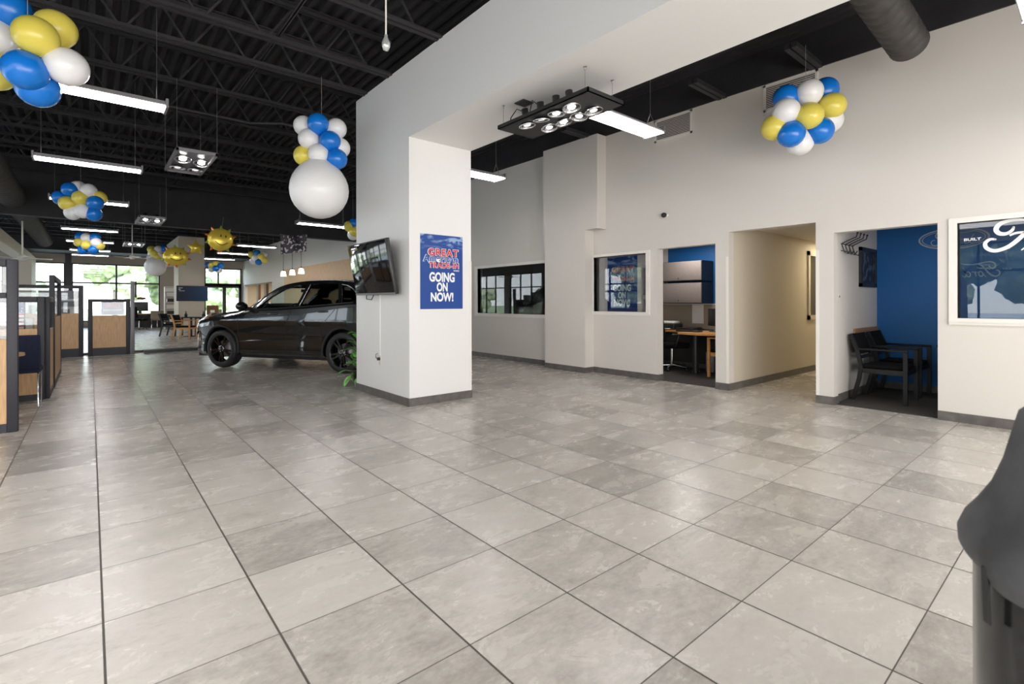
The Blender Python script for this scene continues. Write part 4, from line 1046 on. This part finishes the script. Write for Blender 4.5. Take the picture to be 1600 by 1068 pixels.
# ------------------------------------------------------------------ car (local +x forward, +y left, origin on the floor under the front axle)
car = thing('car', 'black sport utility car parked behind the white column', 'car', (2.785, 11.884, 0), math.atan2(.8517, -.524))
def interp(tab, q):
    if q <= tab[0][0]: return tab[0][1]
    if q >= tab[-1][0]: return tab[-1][1]
    for i in range(len(tab) - 1):
        if tab[i][0] <= q <= tab[i + 1][0]:
            x0, y0 = tab[i]; x1, y1 = tab[i + 1]; h = x1 - x0; t = (q - x0) / h
            def sl(j):
                if j <= 0 or j >= len(tab) - 1:
                    a, b = (tab[0], tab[1]) if j <= 0 else (tab[-2], tab[-1])
                    return (b[1] - a[1]) / (b[0] - a[0])
                d0 = (tab[j][1] - tab[j - 1][1]) / (tab[j][0] - tab[j - 1][0]); d1 = (tab[j + 1][1] - tab[j][1]) / (tab[j + 1][0] - tab[j][0])
                return 0 if d0 * d1 <= 0 else 2 * d0 * d1 / (d0 + d1)
            m0, m1 = sl(i) * h, sl(i + 1) * h
            return (2 * t ** 3 - 3 * t * t + 1) * y0 + (t ** 3 - 2 * t * t + t) * m0 + (-2 * t ** 3 + 3 * t * t) * y1 + (t ** 3 - t * t) * m1
Wt = [(-.93, .60), (-.88, .72), (-.78, .82), (-.62, .895), (-.42, .94), (0, .965), (.6, .955), (1.5, .955), (2.5, .96), (2.95, .965), (3.3, .95), (3.6, .90), (3.78, .84), (3.86, .74)]
Zb = [(-.93, .32), (-.8, .24), (-.5, .22), (.5, .25), (2.4, .25), (3.2, .28), (3.6, .34), (3.86, .42)]
Zt = [(-.93, .80), (-.88, .93), (-.78, 1.00), (-.5, 1.065), (0, 1.125), (.35, 1.165), (.5, 1.20), (.75, 1.36), (1.0, 1.52), (1.25, 1.64), (1.5, 1.70), (1.9, 1.74), (2.3, 1.745), (2.7, 1.725), (3.1, 1.68), (3.42, 1.61), (3.56, 1.50), (3.72, 1.22), (3.80, 1.0), (3.86, .80)]
Zs = [(-.93, .70), (-.78, .90), (-.42, 1.0), (0, 1.05), (.4, 1.105), (.81, 1.15), (1.8, 1.20), (2.74, 1.265), (3.1, 1.29), (3.45, 1.30), (3.6, 1.22), (3.72, 1.08), (3.86, .72)]
Yr = [(-.93, .80), (.2, .80), (.5, .80), (.8, .755), (1.1, .715), (1.5, .69), (2.4, .68), (3.1, .65), (3.5, .66), (3.86, .72)]
def section(q):
    W, zb, zt, zs = interp(Wt, q), interp(Zb, q), interp(Zt, q), interp(Zs, q)
    yr = min(interp(Yr, q), W * .86)
    g = max(0., min(1., (zt - zs - .06) / .12))                 # 0 on the bonnet, 1 in the cabin
    zr = zt - .045 - .02 * g
    zs = min(zs, zt - .075)
    pts = [(0, zb), (W * .72, zb), (W * .90, zb + .015), (W * .965, zb + .06), (W * .975, zb + .14), (W * .965, zb + .25), (W * .955, .60), (W * .965, .72), (W * .99, .84), (W, .93), (W * .995, .98), (W * .965, zs - .035), (W * .935, zs)]
    zlim = zs - .05
    pts = [(y, min(z, zb + (zlim - zb) * i / 11) if i > 3 and z > zlim - .02 * (11 - i) else z) for i, (y, z) in enumerate(pts[:11])] + pts[11:]
    ys = W * .925
    for t in (.06, .35, .65, .92): pts.append((ys + (yr - ys) * (t ** .92), zs + (zr - zs) * t))
    pts += [(yr - .03, zr + .022 + .01 * g), (yr * .72, zt - .010), (yr * .36, zt - .002), (0, zt)]
    return pts
qs = [-.93, -.91, -.88, -.84, -.78, -.70] + [-.6 + .07 * i for i in range(61)] + [3.70, 3.76, 3.80, 3.83, 3.86]
qs = sorted(set(round(q, 3) for q in qs if q <= 3.861))
def loft(qs, secf):
    secs = []
    for q in qs:
        h = secf(q)
        secs.append([(-q, y, z) for y, z in h] + [(-q, -y, z) for y, z in h[-2:0:-1]])
    n = len(secs[0]); vs = [p for s in secs for p in s]
    fs = [(i * n + k, (i + 1) * n + k, (i + 1) * n + (k + 1) % n, i * n + (k + 1) % n) for i in range(len(secs) - 1) for k in range(n)]
    fs += [tuple(range(n)), tuple((len(secs) - 1) * n + k for k in range(n))[::-1]]
    return vs, fs
def raw(name, vs, fs):
    bm = bmesh.new(); bv = [bm.verts.new(v) for v in vs]
    for f in fs:
        try: bm.faces.new([bv[i] for i in f])
        except ValueError: pass
    bmesh.ops.remove_doubles(bm, verts=bm.verts, dist=1e-5)
    bmesh.ops.recalc_face_normals(bm, faces=bm.faces)
    me = bpy.data.meshes.new(name); bm.to_mesh(me); bm.free()
    o = bpy.data.objects.new(name, me); COL.objects.link(o); return o
def ysurf(q, z):
    s = section(q)[3:18]
    for a, b in zip(s, s[1:]):
        if a[1] <= z <= b[1]: return a[0] + (b[0] - a[0]) * (z - a[1]) / max(1e-6, b[1] - a[1])
    return s[-1][0]
body = raw('body', *loft(qs, section))
cut = []
def wellcut(q):
    m = MB().lathe([(.425, .50), (.425, 1.2)], 40, Matrix.Translation((-q, 0, .385)) @ Matrix.Rotation(-PI / 2, 4, 'X'))
    m2 = MB().lathe([(.425, .50), (.425, 1.2)], 40, Matrix.Translation((-q, 0, .385)) @ Matrix.Rotation(PI / 2, 4, 'X'))
    return [raw('cut', m.v, m.f), raw('cut', m2.v, m2.f)]
WB = 2.88
cut += wellcut(0) + wellcut(WB)
def cab(q):
    zt = interp(Zt, q) - .07; z0 = .62; yr = interp(Yr, q) - .05; zs = interp(Zs, q)
    W = interp(Wt, q)
    if zt < zs + .02: return [(0, z0), (W - .12, z0), (W - .11, zt - .06), (W - .12, zt - .03), (W - .16, zt), (0, zt)]
    return [(0, z0), (W - .12, z0), (W - .10, zs - .03), (yr + .015, zt - .06), (yr - .03, zt - .01), (0, zt)]
cut.append(raw('cut', *loft([.62 + .1 * i for i in range(29)], cab)))
def wsc(q):
    zt = interp(Zt, q); y = interp(Yr, q) * .90
    return [(0, zt - .13), (y, zt - .13), (y, zt + .12), (0, zt + .12)]
cut.append(raw('cut', *loft([.635 + .0665 * i for i in range(11)], wsc)))
WINS = {
 'front': [(.80, 1.175), (1.10, 1.40), (1.36, 1.535), (1.62, 1.615), (1.90, 1.638), (1.79, 1.222)],
 'rear': [(1.87, 1.226), (1.985, 1.640), (2.3, 1.648), (2.60, 1.640), (2.745, 1.278)],
 'quarter': [(2.83, 1.288), (2.685, 1.632), (2.80, 1.615), (2.95, 1.55), (3.14, 1.40), (3.17, 1.345)],
}
for k, poly in WINS.items():
    m = MB().prism(poly, lambda u, v, w: (-u, w, v), -1.3, 1.3); cut.append(raw('cut', m.v, m.f))
for c_ in cut:
    md = body.modifiers.new('b', 'BOOLEAN'); md.operation = 'DIFFERENCE'; md.solver = 'EXACT'; md.object = c_
dg = bpy.context.evaluated_depsgraph_get()
me = bpy.data.meshes.new_from_object(body.evaluated_get(dg))
body.modifiers.clear(); body.data = me
for c_ in cut: bpy.data.objects.remove(c_)
me.materials.clear(); me.materials.append(M['carpaint'])
me.polygons.foreach_set('use_smooth', [True] * len(me.polygons))
bm = bmesh.new(); bm.from_mesh(me)
for e in bm.edges:
    if len(e.link_faces) == 2 and e.calc_face_angle(0) > .45: e.smooth = False
bm.to_mesh(me); bm.free()
body.parent = car
# glass
for s in (1, -1):
    for k, poly in WINS.items():
        pts = []
        cq = sum(p[0] for p in poly) / len(poly); cz = sum(p[1] for p in poly) / len(poly)
        P2 = []
        for a, b in zip(poly, poly[1:] + poly[:1]):
            for i in range(4): P2.append((a[0] + (b[0] - a[0]) * i / 4, a[1] + (b[1] - a[1]) * i / 4))
        vs = [(-cq, s * (ysurf(cq, cz) - .012), cz)] + [(-q, s * (ysurf(q, z) - .012), z) for q, z in P2]; n = len(P2)
        MB().add(vs, [(0, 1 + i, 1 + (i + 1) % n) for i in range(n)], True).build('side_window', M['carglass' if k == 'front' else 'privglass'], car)
        if k != 'front':
            pl = P2[:5] if k == 'rear' else P2[:4]
            MB().tube([(-q, s * (ysurf(q, z) + .002), z) for q, z in pl], .006, 6).build('window_trim', M['chrome'], car)
        if k == 'quarter': chain = P2[4:17]
        else: chain = None
        if chain: MB().tube([(-q, s * (ysurf(q, z) + .004), z) for q, z in chain], .007, 6).build('window_trim', M['chrome'], car)
    bl = [(.78 + .1 * i) for i in range(24)]
    MB().tube([(-q, s * (ysurf(q, interp(Zs, q) + .004) + .006), interp(Zs, q) + .004) for q in bl], .008, 6).build('window_trim', M['plastic'], car)
    # doors: seams, handles
    sm_ = MB()
    for q0, q1 in ((.43, .47), (1.60, 1.78), (2.42, 2.80)):
        zs_ = [.36 + .1 * i for i in range(9)]
        sm_.tube([(-(q0 if z < .85 else q0 + (q1 - q0) * (z - .85) / .4), s * (ysurf(q0 if z < .85 else q0 + (q1 - q0) * (z - .85) / .4, z) + .0005), z) for z in zs_], .004, 5)
    sm_.tube([(-q, s * (ysurf(q, .36) + .0005), .36) for q in [.44 + .2 * i for i in range(11)]], .004, 5)
    sm_.build('door_seam', M['underbody'], car)
    for q, z in ((1.30, 1.075), (2.45, 1.125)):
        y = ysurf(q, z)
        MB().tube([(-q + .11, s * (y + .0), z - .006), (-q + .09, s * (y + .03), z), (-q - .09, s * (y + .03), z + .006), (-q - .11, s * y, z + .004)], [.012, .016, .016, .012], 10).build('door_handle', M['carpaint'], car)
    rk = MB()
    q5 = [.46 + .1 * i for i in range(19)]
    rk.tube([(-q, s * (ysurf(q, .53 + .05 * (q - .46)) + .006), .53 + .05 * (q - .46)) for q in q5], [.006 + .016 * min(1, (i + .3) / 4) * min(1, (18.3 - i) / 10) for i in range(19)], 8)
    rk.build('door_moulding', M['carpaint'], car)
    # wheel arch lips
    for qc in (0, WB):
        ar = [PI * (-.06 + 1.12 * i / 24) for i in range(25)]
        MB().tube([(-qc + .445 * math.cos(a), s * (ysurf(qc - .445 * math.cos(a), max(.34, .385 + .445 * math.sin(a))) + .002), .385 + .445 * math.sin(a)) for a in ar], .024, 8).build('arch_trim', M['underbody'], car)
    # mirror
    mr = MB().ell((-.66, s * 1.06, 1.225), (.075, .125, .085), 18, 12).build('side_mirror', M['carpaint'], car)
    MB().tube([(-.70, s * .86, 1.17), (-.67, s * .98, 1.19)], .028, 8).build('mirror_arm', M['plastic'], mr)
    MB().ell((-.705, s * 1.06, 1.225), (.035, .108, .07), 16, 8).build('mirror_glass', M['screen'], mr)
    # headlight and turn signal
    def face(q, z, o=.006): return (-q, s * (ysurf(q, z) + o), z)
    hl = MB(); rows = []
    for i in range(8):
        q = -.84 + .062 * i; zc = .90 + .018 * i
        for j in range(4): rows.append(face(q, zc + (.035 + .004 * i) * (j / 1.5 - 1), .012))
    hl.add(rows, [(i * 4 + j, i * 4 + j + 1, i * 4 + j + 5, i * 4 + j + 4) for i in range(7) for j in range(3)], True)
    hl = hl.build('headlight', M['lens'], car)
    q3 = [face(-.56, .955, .016), face(-.50, .995, .018), face(-.30, 1.035, .018), face(-.36, .975, .018)]
    MB().add(q3, [(0, 1, 2, 3)]).build('turn_signal', M['amber'], hl)
    fl = MB(); rows = []
    for i in range(6):
        q = -.86 + .05 * i
        for j in range(3): rows.append(face(q, .52 + .03 * j, .008))
    fl.add(rows, [(i * 3 + j, i * 3 + j + 1, i * 3 + j + 4, i * 3 + j + 3) for i in range(5) for j in range(2)], True)
    fl.build('fog_light', M['lens'], car)
    tl = MB(); rows = []
    for i in range(6):
        q = 3.50 + .06 * i
        for j in range(3): rows.append(face(q, .98 + .05 * j, .006))
    tl.add(rows, [(i * 3 + j, i * 3 + j + 1, i * 3 + j + 4, i * 3 + j + 3) for i in range(5) for j in range(2)], True)
    tl.build('tail_light', M['red'], car)
# windscreen, rear window, roof glass
def strip_glass(q0, q1, name, mat_, n=10):
    rows = []
    for i in range(n + 1):
        q = q0 + (q1 - q0) * i / n; sct = section(q); yr = sct[-4][0] * .97
        prof = [(y, z) for y, z in sct[-4:]]
        for y, z in prof: rows.append((-q, y * .97, z + .004))
        for y, z in prof[-2::-1]: rows.append((-q, -y * .97, z + .004))
    w_ = 7
    MB().add(rows, [(i * w_ + j, i * w_ + j + 1, (i + 1) * w_ + j + 1, (i + 1) * w_ + j) for i in range(n) for j in range(w_ - 1)], True).build(name, mat_, car)
strip_glass(.58, 1.34, 'windscreen', M['carglass']); strip_glass(3.54, 3.72, 'rear_window', M['screen'], 5)
# grille and plate
MB().rbox(.915, .945, -.50, .50, .58, .80, .02).build('grille', M['rim'], car)
MB().rbox(.93, .95, -.42, .42, .36, .48, .015).build('air_intake', M['underbody'], car)
MB().box(-3.72, .80, -.75, .75, .20, .30).build('underbody', M['underbody'], car)
# cabin
for s in (1, -1):
    st = MB().rbox(-1.95, -1.45, s * .37 - .25, s * .37 + .25, .62, .82, .06).rbox(-2.05, -1.88, s * .37 - .24, s * .37 + .24, .78, 1.36, .06)
    st = st.build('front_seat', M['blkfab'], car)
    MB().rbox(-2.06, -1.96, s * .37 - .13, s * .37 + .13, 1.38, 1.55, .04).build('headrest', M['blkfab'], st)
st = MB().rbox(-2.95, -2.4, -.62, .62, .62, .80, .06).rbox(-3.05, -2.88, -.62, .62, .78, 1.32, .06).build('rear_seat', M['blkfab'], car)
for y in (-.38, .38): MB().rbox(-3.06, -2.96, y - .13, y + .13, 1.33, 1.46, .04).build('headrest', M['blkfab'], st)
MB().rbox(-1.05, -.66, -.72, .72, .85, 1.16, .08).build('dashboard', M['plastic'], car)
m = MB(); Ms = Matrix.Translation((-1.28, .37, 1.10)) @ Matrix.Rotation(PI / 2 - .4, 4, 'Y')
m.tube([Ms @ Vector((.185 * math.cos(2 * PI * i / 24), .185 * math.sin(2 * PI * i / 24), 0)) for i in range(25)], .016, 8)
m.bar(Ms @ Vector((-.18, 0, 0)), Ms @ Vector((.18, 0, 0)), .05, .02)
m.build('steering_wheel', M['plastic'], car)
MB().rbox(-1.28, -1.24, -.13, .13, 1.50, 1.57, .02).build('rear_view_mirror', M['plastic'], car)
# wheels
def wheel(q, s):
    y0 = s * .945; R = .374
    A = Matrix.Translation((-q, y0, R)) @ Matrix.Rotation(-s * PI / 2, 4, 'X')      # local z points outward
    tp = [(.275, -.235), (.34, -.245), (.366, -.225), (R, -.19), (R, -.05), (.366, -.015), (.345, .0), (.30, .004), (.272, -.004), (.270, -.04)]
    tr = []
    w_ = MB().lathe(tp, 56, A, caps=False).build('wheel', M['tire'], car)
    m = MB().lathe([(.262, -.20), (.262, -.05), (.268, -.02), (.276, -.006), (.270, .0), (.262, -.006), (.255, -.03), (.250, -.2)], 56, A, caps=False)
    m.build('rim', M['rim'], w_)
    sp = MB()
    for i in range(5):
        for d in (-.17, .17):
            a = 2 * PI * i / 5 + PI / 2 + d; a0 = 2 * PI * i / 5 + PI / 2 + d * .75
            p0 = A @ Vector((.05 * math.cos(a0), .05 * math.sin(a0), -.035)); p1 = A @ Vector((.262 * math.cos(a), .262 * math.sin(a), -.022))
            up = A.to_3x3() @ Vector((0, 0, 1))
            sp.bar(p0, p1, .036, .03, up)
    sp.build('spokes', M['rim'], w_)
    MB().lathe([(.0, -.05), (.075, -.05), (.07, -.02), (.04, -.012), (.034, -.004), (0, -.002)], 28, A).build('hub_cap', M['rim'], w_)
    lug = MB()
    for i in range(5):
        a = 2 * PI * i / 5; lug.lathe([(.0, -.03), (.009, -.03), (.009, -.008), (0, -.006)], 8, A @ Matrix.Translation((.055 * math.cos(a), .055 * math.sin(a), 0)))
    lug.build('lug_nuts', M['chrome'], w_)
    MB().lathe([(.0, -.12), (.17, -.12), (.17, -.10), (0, -.10)], 32, A).build('brake_disc', M['graymetal'], w_)
for q in (0, WB):
    for s in (1, -1): wheel(q, s)

# ------------------------------------------------------------------ outside
struct('ground', MB().box(-60, 60, FY + .2, FY + 6, -.2, -.05).box(-60, LX - .2, -30, FY + .2, -.2, -.05), M['road'])
tag(MB().box(-90, 90, FY + 6, 130, -.3, -.04).build('lawn', M['grass']), kind='stuff')
def tree(x, y, h, r, label, mat, trunk=True):
    t = thing('tree', label, 'tree', (x, y, -.04), 0, 'trees outside the windows')
    rnd = random.Random(int(x * 31 + y * 7)); m = MB()
    for k in range(16):
        a = rnd.uniform(0, 2 * PI); q5 = r * rnd.uniform(.1, .75); rr = r * rnd.uniform(.26, .46); z = max(rr * 1.5 + .25, h * rnd.uniform(.30, .95))
        bm = bmesh.new(); bmesh.ops.create_icosphere(bm, subdivisions=3, radius=rr)
        for v in bm.verts:
            v.co *= 1 + .38 * noise.noise(v.co * (3.2 / rr) * .8 + Vector((k, x, y)))
            v.co += Vector((q5 * math.cos(a), q5 * math.sin(a), z))
        m.bm(bm, False)
    m.build('crown', mat, t)
    MB().tube([(0, 0, 0), (0, 0, h * .6)], [.2, .1]).build('trunk', M['bark'], t)
rnd = random.Random(11)
far = 'sunlit leafy tree outside the far windows'
for i, x in enumerate((-22, -13, -7, -4, 1.5, 5.5, 9, 13, 18)):
    tree(x, FY + 15 + (i * 5) % 9, (4.2 + (i % 3) * 1.1) * (.62 if x < -3 else 1), (2.2 + (i % 2) * .6) * (.75 if x < -3 else 1), far, M['tree'] if i % 2 else M['paletree'])
side = 'sunlit leafy tree outside the windows of the left wall'
for x, y, h in ((-16.5, .9, 6.2), (-18.5, 4.6, 6.8), (-17.0, 8.4, 6.0)): tree(x, y, h, 2.35, side, M['tree'])
for i, y in enumerate((-4, 3, 9, 16, 24, 31)):
    tree(-38 - (i * 3) % 5, -20 + y * 1.9, 4.5 + (i % 3), 3, side, M['tree'])

# ------------------------------------------------------------------ light
w = bpy.data.worlds.new('world'); S.world = w; w.use_nodes = True
nt = w.node_tree; bg = nt.nodes['Background']
tcw = nt.nodes.new('ShaderNodeTexCoord'); spw = nt.nodes.new('ShaderNodeSeparateXYZ'); rw = nt.nodes.new('ShaderNodeValToRGB')
nt.links.new(tcw.outputs['Generated'], spw.inputs[0]); nt.links.new(spw.outputs[2], rw.inputs[0])
rw.color_ramp.elements[0].color = (.95, .97, 1, 1); rw.color_ramp.elements[1].color = (.42, .62, 1, 1); rw.color_ramp.elements[1].position = .7
nt.links.new(rw.outputs[0], bg.inputs['Color']); bg.inputs['Strength'].default_value = 4.6
su = bpy.data.lights.new('sun', 'SUN'); so = bpy.data.objects.new('sun', su); COL.objects.link(so)
su.energy = 10; su.angle = .01; su.color = (1, .96, .9)
so.rotation_euler = Vector((.25, -.55, .8)).to_track_quat('Z', 'Y').to_euler()
def area(name, loc, rot, sx, sy, e, col=(1, 1, 1)):
    l = bpy.data.lights.new(name, 'AREA'); l.shape = 'RECTANGLE'; l.size = sx; l.size_y = sy; l.energy = e; l.color = col
    o = bpy.data.objects.new(name, l); COL.objects.link(o); o.location = loc; o.rotation_euler = rot
    return o
# added area lamp on the solid back wall, standing in for unseen windows
area('window_daylight', (-1.0, BY + .05, 1.35), (PI / 2, 0, 0), 13, 2.3, 560, (1, .985, .97))
# fluorescent ceiling rows of the right bay and of the near showroom, outside the frame
area('ceiling_row_right', (5.4, -1.5, 3.3), (0, 0, 0), 1.3, 4.0, 55, (1, .98, .96))
area('ceiling_row_left', (-2.5, 2.0, 3.3), (0, 0, 0), 3.5, 4.0, 170, (1, .98, .97))
area('office_lamp', (8.2, 4.9, 2.40), (0, 0, 0), .6, .6, 16, (1, .97, .93))
area('blue_office_lamp', (8.1, .6, 2.40), (0, 0, 0), .6, .6, 5, (1, .97, .93))
area('corridor_lamp', (10.6, 3.0, 2.4), (0, 0, 0), .5, .5, 16, (1, .86, .6))
area('hall_lamp', (8.3, 30.5, 2.4), (0, 0, 0), 1.0, 3, 90, (1, .9, .75))

S.view_settings.view_transform = 'Standard'; S.view_settings.look = 'None'; S.view_settings.gamma = 1.0
S.view_settings.exposure = 0.40; S.view_settings.use_curve_mapping = False
S.cycles.max_bounces = 8; S.cycles.diffuse_bounces = 5; S.cycles.glossy_bounces = 4; S.cycles.transparent_max_bounces = 12
S.cycles.sample_clamp_indirect = 6; S.cycles.caustics_reflective = False; S.cycles.caustics_refractive = False
